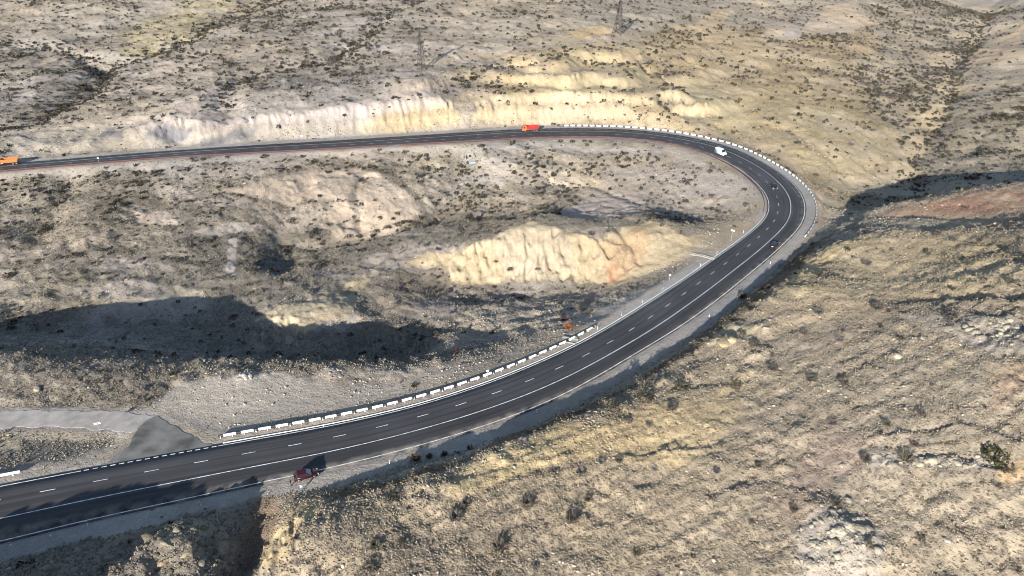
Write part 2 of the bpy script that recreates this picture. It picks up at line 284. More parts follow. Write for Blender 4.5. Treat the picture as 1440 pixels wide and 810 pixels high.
# (colour, grass cover 0-1, shrubs per 100 m2, feather m, polygon)
ZN = [
 ('aba189',.35,.45,30,[(-500,-20),(1900,-20),(1900,260),(1100,300),(960,190),(760,176),(0,225),(-500,260)]),
 ('9e9683',.35,.7,20,[(0,60),(150,95),(130,135),(0,190),(-300,190),(-300,60)]),
 ('a49b86',.35,.9,14,[(140,130),(150,90),(330,20),(480,0),(640,0),(600,100),(500,120),(330,120),(270,150)]),
 ('989080',.4,.9,12,[(380,95),(520,100),(640,110),(655,150),(600,128),(480,148),(330,150)]),
 ('b3ab92',.3,.5,16,[(120,30),(260,0),(330,0),(280,50),(180,85),(130,70)]),
 ('b6aa80',.3,.5,18,[(250,0),(310,-10),(300,40),(200,95),(150,80)]),
 ('b6a37a',.35,.8,20,[(640,150),(700,90),(860,60),(960,30),(1250,40),(1340,110),(1290,280),(1150,290),(960,185),(700,175)]),
 ('bba878',.3,.35,16,[(960,150),(1050,120),(1200,140),(1270,180),(1240,265),(1150,275),(1080,200)]),
 ('a69a7c',.5,3.0,10,[(1190,80),(1330,100),(1340,150),(1290,230),(1240,170)]),
 ('b0a588',.4,1.2,12,[(1330,140),(1440,110),(1440,240),(1300,275)]),
 ('a39981',.4,1.4,12,[(1230,0),(1400,0),(1350,100),(1240,90)]),
 ('c9bfa6',.05,.2,6,[(0,222),(0,195),(100,175),(200,160),(250,192),(480,184),(650,172),(650,186),(300,207)]),
 ('cdbfab',.0,.3,3,[(140,172),(210,163),(300,165),(420,160),(470,150),(600,122),(625,140),(640,152),(655,172),(560,182),(480,178),(300,182),(200,186)]),
 ('d9c9b0',.0,.1,5,[(240,150),(300,120),(322,130),(310,165),(260,170)]),
 ('cdb98a',.1,.2,3,[(480,182),(560,158),(640,150),(655,175),(560,186)]),
 ('7d7c78',.0,.0,3,[(142,192),(150,182),(180,186),(175,200)]),
 ('808080',.0,.0,4,[(200,196),(235,184),(275,178),(262,192),(225,204)]),
 ('777570',.0,.0,3,[(270,204),(300,195),(360,188),(358,196),(310,203)]),
 ('dcc596',.05,.8,2.5,[(665,172),(680,150),(760,138),(880,142),(900,166),(820,174)]),
 ('e0cb92',.0,.3,3,[(740,130),(770,112),(830,108),(880,120),(872,132),(800,136)]),
 ('cfbb86',.1,.8,5,[(740,85),(800,74),(880,82),(925,118),(912,124),(860,95),(800,86)]),
 ('dcc088',.0,.2,3,[(835,64),(842,58),(875,68),(870,75)]),
 ('d9bd86',.05,.3,4,[(785,45),(850,38),(870,52),(810,55)]),
 ('cdbb88',.0,.1,4,[(945,115),(1000,112),(1050,165),(1052,190),(1000,150)]),
 ('d8c795',.0,.1,3,[(940,150),(985,160),(1000,175),(960,172)]),
 ('e2cca4',.0,.1,4,[(1065,55),(1080,42),(1130,38),(1160,15),(1205,0),(1220,36),(1180,50),(1100,56)]),
 ('eedfca',.0,.0,3,[(1100,55),(1110,42),(1126,40),(1124,55)]),
 ('d6bb8c',.05,.2,4,[(960,42),(1005,15),(1030,20),(1000,45)]),
 ('d9c09a',.0,.1,4,[(1362,92),(1375,70),(1440,35),(1440,72),(1400,88)]),
 ('d3bd94',.0,.1,5,[(1325,105),(1360,90),(1372,102),(1345,112)]),
 ('cfbc90',.05,.1,6,[(1240,240),(1290,160),(1320,115),(1345,112),(1330,170),(1300,210),(1285,270)]),
 ('ddd2bc',.0,.3,2,[(480,70),(600,62),(720,68),(725,76),(660,72),(640,75),(700,92),(690,98),(640,82),(560,74)]),
 ('cdc3ac',.1,.4,5,[(0,64),(60,50),(120,72),(250,82),(245,90),(130,84),(0,72)]),
 ('958d78',.8,2.4,12,[(-300,250),(0,245),(480,215),(660,220),(1060,240),(1060,300),(960,330),(900,420),(600,520),(0,560),(-300,560)]),
 ('d3c8b0',.12,.4,3,[(-100,250),(0,244),(480,213),(760,199),(960,210),(1060,262),(1085,290),(1070,320),(1062,310),(1072,290),(1040,262),(940,215),(760,208),(480,221),(0,256),(-100,262)]),
 ('cfbf9c',.35,2.0,6,[(660,232),(760,215),(900,220),(960,250),(960,295),(860,290),(770,262),(690,262)]),
 ('cdc2ad',.4,2.5,5,[(840,232),(1000,235),(1052,270),(1050,300),(960,306),(870,290)]),
 ('b8a988',.6,3,5,[(620,262),(700,262),(780,280),(780,300),(640,305),(600,290)]),
 ('d8c6ae',.0,.1,2,[(780,310),(790,295),(860,270),(905,268),(895,290),(910,303),(860,308)]),
 ('8f8977',.9,2.0,3,[(700,312),(860,312),(1000,308),(1000,318),(920,322),(860,334),(760,310)]),
 ('dac7a8',.05,.3,2.5,[(300,270),(350,265),(440,240),(500,236),(540,248),(600,292),(594,304),(560,318),(520,330),(465,332),(470,285),(400,285)]),
 ('a89a80',.3,2,2,[(500,252),(512,250),(520,262),(505,300),(500,320),(490,290)]),
 ('c9bc9c',.3,1,4,[(600,225),(650,235),(640,280),(605,300),(590,280),(560,245)]),
 ('cbbba0',.25,.5,2.5,[(180,280),(250,300),(262,316),(235,320),(190,310)]),
 ('cabda3',.2,.4,2,[(250,330),(330,312),(370,318),(330,328),(260,335)]),
 ('cbbca2',.2,.4,3,[(0,345),(60,345),(150,330),(150,342),(70,360),(0,362)]),
 ('d0c3aa',.0,.0,.7,[(320,336),(334,333),(329,386),(316,390)]),
 ('b3a889',.6,1.5,6,[(0,400),(100,385),(250,410),(350,420),(200,440),(0,430)]),
 ('c6b78f',.3,.5,3,[(130,430),(180,418),(190,430),(150,436)]),
 ('d9c394',.0,.05,1.5,[(358,452),(400,432),(440,425),(500,402),(500,425),(492,452),(470,458),(430,472),(400,468)]),
 ('cdb98a',.2,.3,3,[(395,440),(480,395),(560,380),(590,395),(500,405),(430,430)]),
 ('e3cb96',.0,.15,1.5,[(565,372),(590,362),(655,352),(700,335),(713,322),(757,313),(790,326),(850,336),(875,322),(917,312),(960,333),(1000,325),(1040,310),(1050,322),(965,368),(900,390),(863,403),(797,397),(713,402),(630,404),(610,385)]),
 ('e6d2a6',.0,.4,2,[(700,332),(757,314),(800,330),(810,385),(720,392),(690,360)]),
 ('deb983',.0,.1,2,[(850,345),(905,320),(915,345),(880,398),(850,400)]),
 ('d6a070',.0,.0,1.2,[(853,382),(868,375),(872,396),(858,402)]),
 ('8c8675',.7,3,4,[(480,335),(600,322),(700,330),(690,340),(640,345),(560,365),(480,380)]),
 ('968b76',.6,3,4,[(545,375),(620,390),(630,405),(720,405),(700,430),(600,440),(540,430),(510,400)]),
 ('bcae92',.25,1.2,4,[(640,440),(760,410),(860,408),(900,400),(850,440),(800,462),(700,478),(600,500)]),
 ('c8bfa8',.05,.1,2,[(815,460),(850,430),(930,395),(985,365),(1010,350),(1045,325),(1062,330),(1000,375),(920,425),(860,462),(825,478)]),
 ('d8c6a0',.02,.1,2,[(960,365),(1000,330),(1045,312),(1060,320),(1010,355),(975,372)]),
 ('b8ad98',.1,.4,2.5,[(300,602),(420,590),(560,560),(700,505),(800,478),(830,468),(840,480),(700,545),(580,580),(480,602),(310,632)]),
 ('dcd3be',.02,.05,2.5,[(215,575),(250,540),(330,528),(440,530),(520,540),(600,528),(640,520),(600,545),(500,575),(380,592),(310,618),(250,600)]),
 ('bdb19a',.1,.2,3,[(440,528),(520,518),(600,520),(700,492),(760,480),(700,515),(600,545),(500,548)]),
 ('d9d4c8',.0,.0,1,[(330,530),(345,522),(360,530),(348,540)]),
 ('dcd5c6',.0,.0,1.2,[(448,528),(470,516),(492,520),(480,530)]),
 ('8d8674',.8,3,3,[(-200,600),(0,600),(130,600),(180,606),(140,640),(60,655),(0,665),(-200,690)]),
 ('d6c39a',.0,.0,1.2,[(0,620),(22,618),(32,630),(10,642),(0,640)]),
 ('cbc4b4',.0,.05,1.6,[(-400,570),(0,571),(110,570),(200,572),(232,578),(240,600),(200,618),(150,612),(60,606),(0,609),(-400,640)]),
 ('c3b7a0',.05,.1,2,[(-300,690),(0,662),(70,650),(150,635),(185,605),(200,610),(150,650),(60,668),(0,682),(-300,740)]),
 ('8c836f',.8,3,3,[(-100,500),(120,505),(250,525),(240,545),(190,575),(0,575),(-100,575)]),
 ('918874',.6,1.2,3,[(-200,760),(0,772),(200,735),(380,700),(400,740),(390,830),(-200,900)]),
 ('84705a',.4,.8,5,[(300,760),(330,705),(375,695),(385,740),(350,810),(300,830)]),
 ('a2977f',.2,.3,1.5,[(225,745),(250,728),(300,735),(310,765),(280,780),(230,790)]),
 ('b5a584',.75,.35,5,[(380,710),(560,690),(640,660),(800,595),(960,505),(1060,430),(1130,380),(1180,340),(1440,310),(1900,300),(1900,1000),(380,1000)]),
 ('a99b7f',.9,.7,6,[(480,690),(640,670),(760,700),(800,800),(760,900),(420,900),(400,760)]),
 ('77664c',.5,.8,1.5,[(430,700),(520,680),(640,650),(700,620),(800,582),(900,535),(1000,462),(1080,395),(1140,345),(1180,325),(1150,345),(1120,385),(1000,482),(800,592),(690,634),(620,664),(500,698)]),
 ('d6c08a',.2,.3,3,[(645,665),(700,628),(790,598),(830,600),(900,610),(1000,640),(960,660),(850,640),(740,660),(690,690),(640,690)]),
 ('d8c18c',.15,.3,2,[(375,770),(400,730),(425,700),(440,720),(410,780),(380,810)]),
 ('cbb583',.4,.5,4,[(800,620),(900,570),(1000,560),(1060,520),(1040,580),(980,640),(900,650)]),
 ('d9c79b',.2,.3,2,[(980,490),(1010,465),(1060,445),(1090,440),(1080,470),(1040,480),(1030,492)]),
 ('cdbb90',.45,.7,5,[(1060,435),(1120,385),(1180,345),(1260,318),(1440,340),(1440,400),(1250,410),(1150,430)]),
 ('dcc48e',.1,.1,2,[(1110,390),(1130,372),(1160,350),(1200,335),(1240,325),(1210,345),(1160,372),(1125,400)]),
 ('b3977a',.4,1.2,5,[(1230,300),(1290,280),(1440,258),(1600,240),(1600,312),(1440,308),(1260,304)]),
 ('b08468',.3,.8,6,[(1300,295),(1340,278),(1440,272),(1440,290),(1360,300)]),
 ('9f937b',.9,1.6,4,[(1070,480),(1180,450),(1280,425),(1440,430),(1440,445),(1270,460),(1130,500),(1080,520)]),
 ('bdb097',.3,.3,3,[(1260,445),(1440,445),(1440,500),(1380,500),(1330,470)]),
 ('bfa27c',.4,.2,3,[(1390,540),(1440,510),(1440,560),(1400,580)]),
 ('c9a774',.2,.2,2,[(1395,660),(1440,650),(1440,680),(1400,682)]),
 ('b5aa94',.3,.3,1.5,[(1120,745),(1150,715),(1215,740),(1250,770),(1240,830),(1120,830)]),
 ('bfb49c',.4,.3,1.5,[(1215,650),(1290,640),(1400,652),(1400,660),(1290,662),(1230,668)]),
 ('b29a80',.5,.3,8,[(1145,590),(1200,600),(1180,640),(1100,700),(1060,690)]),
 ('bcae90',.3,.3,4,[(1130,320),(1145,270),(1180,290),(1225,295),(1180,320)]),
 ('cdb48a',.1,.1,2.5,[(1142,300),(1140,270),(1120,245),(1060,205),(960,172),(970,168),(1075,205),(1130,240),(1155,275),(1158,300),(1150,322)]),
]
def hit_poly(pts):
    return np.array([base_hit(*p) for p in pts])
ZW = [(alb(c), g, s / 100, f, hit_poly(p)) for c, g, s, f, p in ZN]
def zones(x, y):
    c = np.tile(alb('aca28a'), (len(x), 1)); g = np.full(len(x), .4); s = np.full(len(x), .006)
    for col, gg, ss, f, P in ZW:
        wa = 1.1 * f; m = (x > P[:, 0].min() - 3 * f) & (x < P[:, 0].max() + 3 * f) & (y > P[:, 1].min() - 3 * f) & (y < P[:, 1].max() + 3 * f)
        if not m.any(): continue
        xm, ym = x[m], y[m]
        xn = xm + wa * fbm(xm, ym, 4 * f + 2, 4, 1, .6); yn = ym + wa * fbm(xm, ym, 4 * f + 2, 4, 3, .6)
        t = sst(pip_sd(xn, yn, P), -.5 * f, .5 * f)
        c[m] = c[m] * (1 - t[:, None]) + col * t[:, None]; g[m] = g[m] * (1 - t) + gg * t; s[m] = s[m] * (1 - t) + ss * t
    out, sg = inroad(x, y)
    nearR = (x > -30 + 0 * y) & (out < 900)
    bb = bil(G, GX0, GY0, GST, x, y); wx, wy = x + 8 * fbm(x, y, 30, 3, 2), y + 8 * fbm(x, y, 30, 3, 0)
    inner = sst(y, 135, 160)                       # washed-out pale soil on spurs, grey growth in the draws
    f1 = fbm(wx * .55, wy + bb * 1.5, 15, 4, 1, .55); pale = sst(f1, .10, .34) * inner; dark = sst(-f1, .12, .38) * inner
    kz = sst(g, .05, .22); pale = pale * kz; dark = dark * kz
    pc = alb('cdc0aa') * (1 - sst(x + .25 * (y - 300), -20, 90))[:, None] + alb('cdbb92') * sst(x + .25 * (y - 300), -20, 90)[:, None]
    c = c * (1 - .6 * pale[:, None]) + pc * .6 * pale[:, None]; c = c * (1 - dark[:, None] * .20)
    g = g * (1 - .65 * pale) + .25 * dark; s = s * (1 - .5 * pale) * (1 + 1.2 * dark)
    tm = np.exp(-(((x - TC[0]) / 95) ** 2 + ((y - TC[1]) / 75) ** 2) ** 2) * sst(out, 6, 25); bw = bb + 1.2 * fbm(x, y, 30, 3, 2)
    tf = tm * sst(np.cos(bw * 2 * np.pi / 6.2), .1, .8); c = c * (1 - .5 * tf[:, None]) + alb('d6c08a') * .5 * tf[:, None]; g = g * (1 - .8 * tf); s = s * (1 - .5 * tf)
    e = fbm(x, y, 3, 3, 2) * 1.0 + fbm(x, y, 12, 2, 1) * .8
    sh = np.where(sg > 0, 1 - sst(out + e, 4.2, 5.4), (1 - sst(out + e, 1.6, 2.6)) * .85)
    gc = alb('e2dccb')
    sh = sh * (out < 30)
    c = c * (1 - sh[:, None]) + gc * sh[:, None]; g = g * (1 - sh); s = s * (1 - sh)
    s = np.where(out < 4.5, 0, s); g = np.where(out < 1.2, 0, g)
    m = (x < -20) & (x > -260) & (y > 95) & (y < 150)
    if m.any():
        q = pip_sd(x[m], y[m], SRP) > -1.2; g[m] = np.where(q, 0, g[m]); s[m] = np.where(q, 0, s[m])
    return c, g, s

# ------------------------------------------------------------------ materials
MATS = {}
def nodes_of(name):
    m = bpy.data.materials.new(name); m.use_nodes = True; t = m.node_tree; b = t.nodes['Principled BSDF']; return m, t, b
def N(t, typ, **kw):
    n = t.nodes.new(typ)
    for k, v in kw.items():
        if k.startswith('i_'): n.inputs[k[2:].replace('_', ' ')].default_value = v
        else: setattr(n, k, v)
    return n
def mathn(t, op, a, b=None, c=None):
    n = t.nodes.new('ShaderNodeMath'); n.operation = op
    for i, v in enumerate((a, b, c)):
        if v is None: continue
        if isinstance(v, (int, float)): n.inputs[i].default_value = v
        else: t.links.new(v, n.inputs[i])
    return n.outputs[0]
def maprange(t, v, a, b, c, d):
    n = t.nodes.new('ShaderNodeMapRange'); t.links.new(v, n.inputs[0])
    for i, q in enumerate((a, b, c, d)): n.inputs[i + 1].default_value = q
    return n.outputs[0]
def scalecol(t, col, fac):
    n = t.nodes.new('ShaderNodeVectorMath'); n.operation = 'SCALE'; t.links.new(col, n.inputs[0]); t.links.new(fac, n.inputs['Scale']); return n.outputs[0]
def paint(name, col, rough=.5, metal=0, noise=.12, scale=3.0, spec=.5):
    if name in MATS: return MATS[name]
    m, t, b = nodes_of(name); tc = N(t, 'ShaderNodeTexCoord'); nz = N(t, 'ShaderNodeTexNoise'); nz.inputs['Scale'].default_value = scale; nz.inputs['Detail'].default_value = 4
    t.links.new(tc.outputs['Object'], nz.inputs['Vector'])
    rgb = N(t, 'ShaderNodeRGB'); rgb.outputs[0].default_value = (*col, 1)
    f = maprange(t, nz.outputs['Fac'], .3, .7, 1 - noise, 1 + noise)
    t.links.new(scalecol(t, rgb.outputs[0], f), b.inputs['Base Color'])
    b.inputs['Roughness'].default_value = rough; b.inputs['Metallic'].default_value = metal; b.inputs['Specular IOR Level'].default_value = spec
    MATS[name] = m; return m
def ground_mat():
    m, t, b = nodes_of('dry_soil')
    at = N(t, 'ShaderNodeAttribute', attribute_name='soil'); cv = N(t, 'ShaderNodeAttribute', attribute_name='cover')
    tc = N(t, 'ShaderNodeNewGeometry'); pos = tc.outputs['Position']
    def nz(s, d, r=.6):
        n = N(t, 'ShaderNodeTexNoise'); n.inputs['Scale'].default_value = s; n.inputs['Detail'].default_value = d; n.inputs['Roughness'].default_value = r; t.links.new(pos, n.inputs['Vector']); return n
    n1, n2, n3 = nz(.5, 8, .72), nz(2.2, 6, .7), nz(.06, 4)
    vo = N(t, 'ShaderNodeTexVoronoi'); vo.inputs['Scale'].default_value = .95; t.links.new(pos, vo.inputs['Vector'])      # dots of dry tussocks
    dots = maprange(t, vo.outputs['Distance'], .18, .42, 1, 0)
    vs = N(t, 'ShaderNodeSeparateColor'); t.links.new(vo.outputs['Color'], vs.inputs[0])
    dots = mathn(t, 'MULTIPLY', dots, mathn(t, 'LESS_THAN', vs.outputs[0], cv.outputs['Fac']))
    f = maprange(t, n1.outputs['Fac'], .3, .7, .84, 1.15)
    f = mathn(t, 'MULTIPLY', f, maprange(t, n2.outputs['Fac'], .3, .7, .84, 1.14))
    f = mathn(t, 'MULTIPLY', f, maprange(t, n3.outputs['Fac'], .3, .7, .9, 1.1))
    c = scalecol(t, at.outputs['Color'], f)
    mx = N(t, 'ShaderNodeMix', data_type='RGBA'); t.links.new(mathn(t, 'MULTIPLY', dots, .55), mx.inputs[0]); t.links.new(c, mx.inputs[6]); mx.inputs[7].default_value = (.075, .068, .045, 1)
    t.links.new(mx.outputs[2], b.inputs['Base Color']); b.inputs['Roughness'].default_value = .95; b.inputs['Specular IOR Level'].default_value = .15
    hgt = mathn(t, 'ADD', mathn(t, 'MULTIPLY', n1.outputs['Fac'], .8), mathn(t, 'MULTIPLY', n2.outputs['Fac'], .28))
    hgt = mathn(t, 'ADD', hgt, mathn(t, 'MULTIPLY', dots, .22))
    bp = N(t, 'ShaderNodeBump'); bp.inputs['Strength'].default_value = .85; bp.inputs['Distance'].default_value = .8; t.links.new(hgt, bp.inputs['Height']); t.links.new(bp.outputs[0], b.inputs['Normal'])
    return m
def vc_mat(name, rough=.9, var=.25, bump=0.0, bs=4.0):
    m, t, b = nodes_of(name); at = N(t, 'ShaderNodeAttribute', attribute_name='tint'); g = N(t, 'ShaderNodeNewGeometry')
    nz = N(t, 'ShaderNodeTexNoise'); nz.inputs['Scale'].default_value = bs; nz.inputs['Detail'].default_value = 5; t.links.new(g.outputs['Position'], nz.inputs['Vector'])
    t.links.new(scalecol(t, at.outputs['Color'], maprange(t, nz.outputs['Fac'], .3, .7, 1 - var, 1 + var)), b.inputs['Base Color'])
    b.inputs['Roughness'].default_value = rough; b.inputs['Specular IOR Level'].default_value = .2
    if bump:
        bp = N(t, 'ShaderNodeBump'); bp.inputs['Strength'].default_value = bump; bp.inputs['Distance'].default_value = .3; t.links.new(nz.outputs['Fac'], bp.inputs['Height']); t.links.new(bp.outputs[0], b.inputs['Normal'])
    return m
def asphalt_mat():
    m, t, b = nodes_of('asphalt'); g = N(t, 'ShaderNodeNewGeometry'); uv = N(t, 'ShaderNodeUVMap', uv_map='course')
    sx_ = N(t, 'ShaderNodeSeparateXYZ'); t.links.new(uv.outputs[0], sx_.inputs[0]); across = sx_.outputs[1]
    def nz(s, d, v): n = N(t, 'ShaderNodeTexNoise'); n.inputs['Scale'].default_value = s; n.inputs['Detail'].default_value = d; t.links.new(v, n.inputs['Vector']); return n.outputs['Fac']
    mp = N(t, 'ShaderNodeMapping'); mp.inputs['Scale'].default_value = (.02, 1.3, 1); t.links.new(uv.outputs[0], mp.inputs['Vector'])
    st = nz(1.0, 4, mp.outputs[0]); big = nz(.05, 3, g.outputs['Position']); fine = nz(6, 3, g.outputs['Position'])
    f = mathn(t, 'MULTIPLY', maprange(t, st, .3, .7, .72, 1.36), maprange(t, big, .35, .65, .82, 1.2))
    f = mathn(t, 'MULTIPLY', f, maprange(t, fine, .3, .7, .9, 1.1))
    wp = mathn(t, 'ABSOLUTE', mathn(t, 'SINE', mathn(t, 'MULTIPLY', across, math.pi / 2.0)))   # polished wheel paths
    f = mathn(t, 'MULTIPLY', f, maprange(t, wp, 0, 1, .86, 1.16))
    f = mathn(t, 'MULTIPLY', f, maprange(t, across, 3.8, 4.4, 1.06, .86))
    rgb = N(t, 'ShaderNodeRGB'); rgb.outputs[0].default_value = (.036, .035, .037, 1)
    edge = mathn(t, 'MAXIMUM', maprange(t, across, -3.2, -5.6, 0, 1), maprange(t, across, 7.4, 9.4, 0, 1))
    dust = mathn(t, 'MULTIPLY', edge, maprange(t, nz(.35, 5, g.outputs['Position']), .4, .68, 0, .55))
    mx = N(t, 'ShaderNodeMix', data_type='RGBA'); t.links.new(dust, mx.inputs[0]); t.links.new(scalecol(t, rgb.outputs[0], f), mx.inputs[6]); mx.inputs[7].default_value = (.24, .21, .17, 1)
    t.links.new(mx.outputs[2], b.inputs['Base Color']); b.inputs['Roughness'].default_value = .8; b.inputs['Specular IOR Level'].default_value = .3
    return m
def line_mat():
    m, t, b = nodes_of('road_paint'); g = N(t, 'ShaderNodeNewGeometry'); n = N(t, 'ShaderNodeTexNoise'); n.inputs['Scale'].default_value = 1.2; n.inputs['Detail'].default_value = 6; t.links.new(g.outputs['Position'], n.inputs['Vector'])
    rgb = N(t, 'ShaderNodeRGB'); rgb.outputs[0].default_value = (.66, .66, .64, 1)
    t.links.new(scalecol(t, rgb.outputs[0], maprange(t, n.outputs['Fac'], .34, .6, .5, 1.05)), b.inputs['Base Color']); b.inputs['Roughness'].default_value = .6
    return m

# ------------------------------------------------------------------ object helpers
COL = scn.collection
def tag(o, label=None, cat=None, group=None, kind=None):
    if label: o['label'] = label
    if cat: o['category'] = cat
    if group: o['group'] = group
    if kind: o['kind'] = kind
    return o
def empty(name, loc, rz=0):
    o = bpy.data.objects.new(name, None); COL.objects.link(o); o.location = loc; o.rotation_euler = (0, 0, rz); o.empty_display_size = .3; return o
def mesh_np(name, V, F, mat, tint=None, parent=None, smooth=False):
    """V (n,3); F (m,k) all the same size"""
    V = np.ascontiguousarray(V, np.float32); F = np.ascontiguousarray(F, np.int32); k = F.shape[1]
    me = bpy.data.meshes.new(name); me.vertices.add(len(V)); me.vertices.foreach_set('co', V.ravel())
    me.loops.add(F.size); me.loops.foreach_set('vertex_index', F.ravel()); me.polygons.add(len(F)); me.polygons.foreach_set('loop_start', np.arange(0, F.size, k, dtype=np.int32))
    try: me.polygons.foreach_set('loop_total', np.full(len(F), k, np.int32))
    except Exception: pass
    me.update(calc_edges=True)
    if tint is not None:
        a = me.attributes.new('tint', 'FLOAT_COLOR', 'POINT'); a.data.foreach_set('color', np.c_[tint, np.ones(len(V))].astype(np.float32).ravel())
    if smooth: me.polygons.foreach_set('use_smooth', np.ones(len(F), bool))
    if mat: me.materials.append(mat)
    o = bpy.data.objects.new(name, me); COL.objects.link(o)
    if parent: o.parent = parent
    return o
def obj(name, bm, mat, parent=None, smooth=False):
    me = bpy.data.meshes.new(name); bmesh.ops.recalc_face_normals(bm, faces=bm.faces); bm.to_mesh(me); bm.free()
    if mat: me.materials.append(mat)
    if smooth:
        for p in me.polygons: p.use_smooth = True
    o = bpy.data.objects.new(name, me); COL.objects.link(o)
    if parent: o.parent = parent
    return o
def box(bm, c, s, rz=0, bev=0, top=None):
    """box centred c size s; top=(sx,sy,dx) shrinks the upper face"""
    r = bmesh.ops.create_cube(bm, size=1); vs = r['verts']
    for v in vs:
        x, y, z = v.co
        if top and z > 0: x *= top[0]; y *= top[1]; x += (top[2] if len(top) > 2 else 0)
        v.co = Vector((x * s[0], y * s[1], z * s[2]))
    if bev:
        es = list({e for v in vs for e in v.link_edges}); rr = bmesh.ops.bevel(bm, geom=es, offset=bev, segments=2, affect='EDGES'); vs = list({v for f in rr['faces'] for v in f.verts} | {v for v in vs if v.is_valid})
    M = Matrix.Translation(c) @ Matrix.Rotation(rz, 4, 'Z')
    bmesh.ops.transform(bm, matrix=M, verts=vs); return vs
def cyl(bm, a, b, r1, r2=None, n=10):
    a, b = Vector(a), Vector(b); d = b - a; r2 = r1 if r2 is None else r2
    r = bmesh.ops.create_cone(bm, cap_ends=True, segments=n, radius1=r1, radius2=r2, depth=d.length)
    bmesh.ops.transform(bm, matrix=Matrix.Translation((a + b) / 2) @ d.to_track_quat('Z', 'Y').to_matrix().to_4x4(), verts=r['verts'])
def ell(bm, c, s, u=12, v=8):
    r = bmesh.ops.create_uvsphere(bm, u_segments=u, v_segments=v, radius=1)
    bmesh.ops.transform(bm, matrix=Matrix.Translation(c) @ Matrix.Diagonal((*s, 1)), verts=r['verts'])
def prism(bm, prof, y0, y1, inset=None):
    """extrude side profile [(x,z)] from y0 to y1; inset(x,z)-> fraction of half width"""
    f = inset or (lambda x, z: 1.0)
    a = [bm.verts.new((x, y0 * f(x, z), z)) for x, z in prof]; b = [bm.verts.new((x, y1 * f(x, z), z)) for x, z in prof]
    bm.faces.new(a); bm.faces.new(b[::-1]); n = len(prof)
    for i in range(n): bm.faces.new((a[i], b[i], b[(i + 1) % n], a[(i + 1) % n]))

# ------------------------------------------------------------------ ground
az = np.radians(np.arange(-63, 63.01, .12)); rr_ = 24 * np.exp(np.arange(0, math.log(1550 / 24), .0042))
A2, R2 = np.meshgrid(az, rr_, indexing='ij'); gxv = (R2 * np.sin(A2)).ravel(); gyv = (R2 * np.cos(A2)).ravel()
gzv = Hz(gxv, gyv)
soil, cov, shr = zones(gxv, gyv)
na, nr = A2.shape
i0 = (np.arange(na - 1)[:, None] * nr + np.arange(nr - 1)[None]).ravel()
ground = mesh_np('ground', np.c_[gxv, gyv, gzv], np.c_[i0, i0 + 1, i0 + nr + 1, i0 + nr][:, ::-1], ground_mat(), smooth=True)
a = ground.data.attributes.new('soil', 'FLOAT_COLOR', 'POINT')
# steep faces show bare rock: strata tint
gr_ = gzv.reshape(na, nr); dr = np.gradient(gr_, axis=1) / np.gradient(R2, axis=1); da = np.gradient(gr_, axis=0) / (R2 * np.gradient(A2, axis=0)); slope = np.sqrt(dr ** 2 + da ** 2).ravel()
zz = gzv + .8 * fbm(gxv, gyv, 9, 3, 1); band = vnoise(zz * 1.1, zz * 0 + 3.3) * .5 + vnoise(zz * 3.1, zz * 0 + 8.1) * .5
tt = (sst(slope, .45, .8) * .5)[:, None]; rock = soil * (1.0 + (band[:, None] - .5) * .9)
soil = soil * (1 - tt) + rock * tt
hue = fbm(gxv, gyv, 60, 4, 3)[:, None] * np.array([[.05, .0, -.09]]); soil = np.clip(soil * (1 + hue + fbm(gxv, gyv, 16, 5, 1, .65)[:, None] * .22), .01, .8)
a.data.foreach_set('color', np.c_[soil, np.ones(len(gxv))].astype(np.float32).ravel())
c_ = ground.data.attributes.new('cover', 'FLOAT', 'POINT'); c_.data.foreach_set('value', (np.clip(cov * .8, 0, 1)).astype(np.float32))
tag(ground, kind='structure')

# ------------------------------------------------------------------ road surface, lines, kerbs
def ribbon(name, k0, k1, oa, ob, dz, mat, skirt=0.0, uv=False, seg=None):
    """strip between offsets oa(k), ob(k); seg = list of (k0,k1) pieces"""
    V = []; F = []; U = []
    for a_, b_ in (seg or [(k0, k1)]):
        ks = np.arange(a_, b_ + .001, max(.4, min(1.0, (b_ - a_) / 3)));
        if ks[-1] < b_: ks = np.r_[ks, b_]
        base = len(V)
        for k in ks:
            fa, fb = oa(k), ob(k); st = [(fa, dz), (fb, dz)]
            if not seg: st = [(fa + (fb - fa) * q / 6, dz) for q in range(7)]
            if skirt: st = [(fa, dz - skirt)] + st + [(fb, dz - skirt)]
            for o, z in st: V.append(tuple(road_pt(k, o, z))); U.append((k, o))
        m = len(st)
        for i in range(len(ks) - 1):
            for j in range(m - 1):
                p = base + i * m + j; F.append((p, p + 1, p + m + 1, p + m))
    o = mesh_np(name, np.array(V), np.array(F), mat)
    if uv:
        l = o.data.uv_layers.new(name='course'); U = np.array(U, np.float32); vi = np.empty(len(o.data.loops), np.int32); o.data.loops.foreach_get('vertex_index', vi); l.data.foreach_set('uv', U[vi].ravel())
    return tag(o, kind='structure')
def at(arr, d=0.0): return lambda k: float(np.interp(k, np.arange(NS), arr)) + d
M_ASPH = asphalt_mat(); M_LINE = line_mat()
M_CONC = paint('pale_concrete', (.20, .19, .165), .85, noise=.15, scale=1.5)
ribbon('road', 0, NS - 1.02, at(OA, -.35), at(OB, .35), .06, M_ASPH, .25, True)
kJ0, kJ1 = station(112, 662), station(306, 627)       # the side road's mouth
ribbon('edge_line', kJ1, NS - 2, at(OA, .12), at(OA, .34), .066, M_LINE)
ribbon('edge_line', 1, kJ0, at(OA, .12), at(OA, .34), .066, M_LINE)
ribbon('edge_line', 1, NS - 2, at(OB, -.32), at(OB, -.10), .066, M_LINE)
ribbon('centre_line', 1, NS - 2, at(OS, -.11), at(OS, .11), .066, M_LINE)
k0d = station(67, 690); per = (station(1078.8, 256.3) - k0d) / 31.0
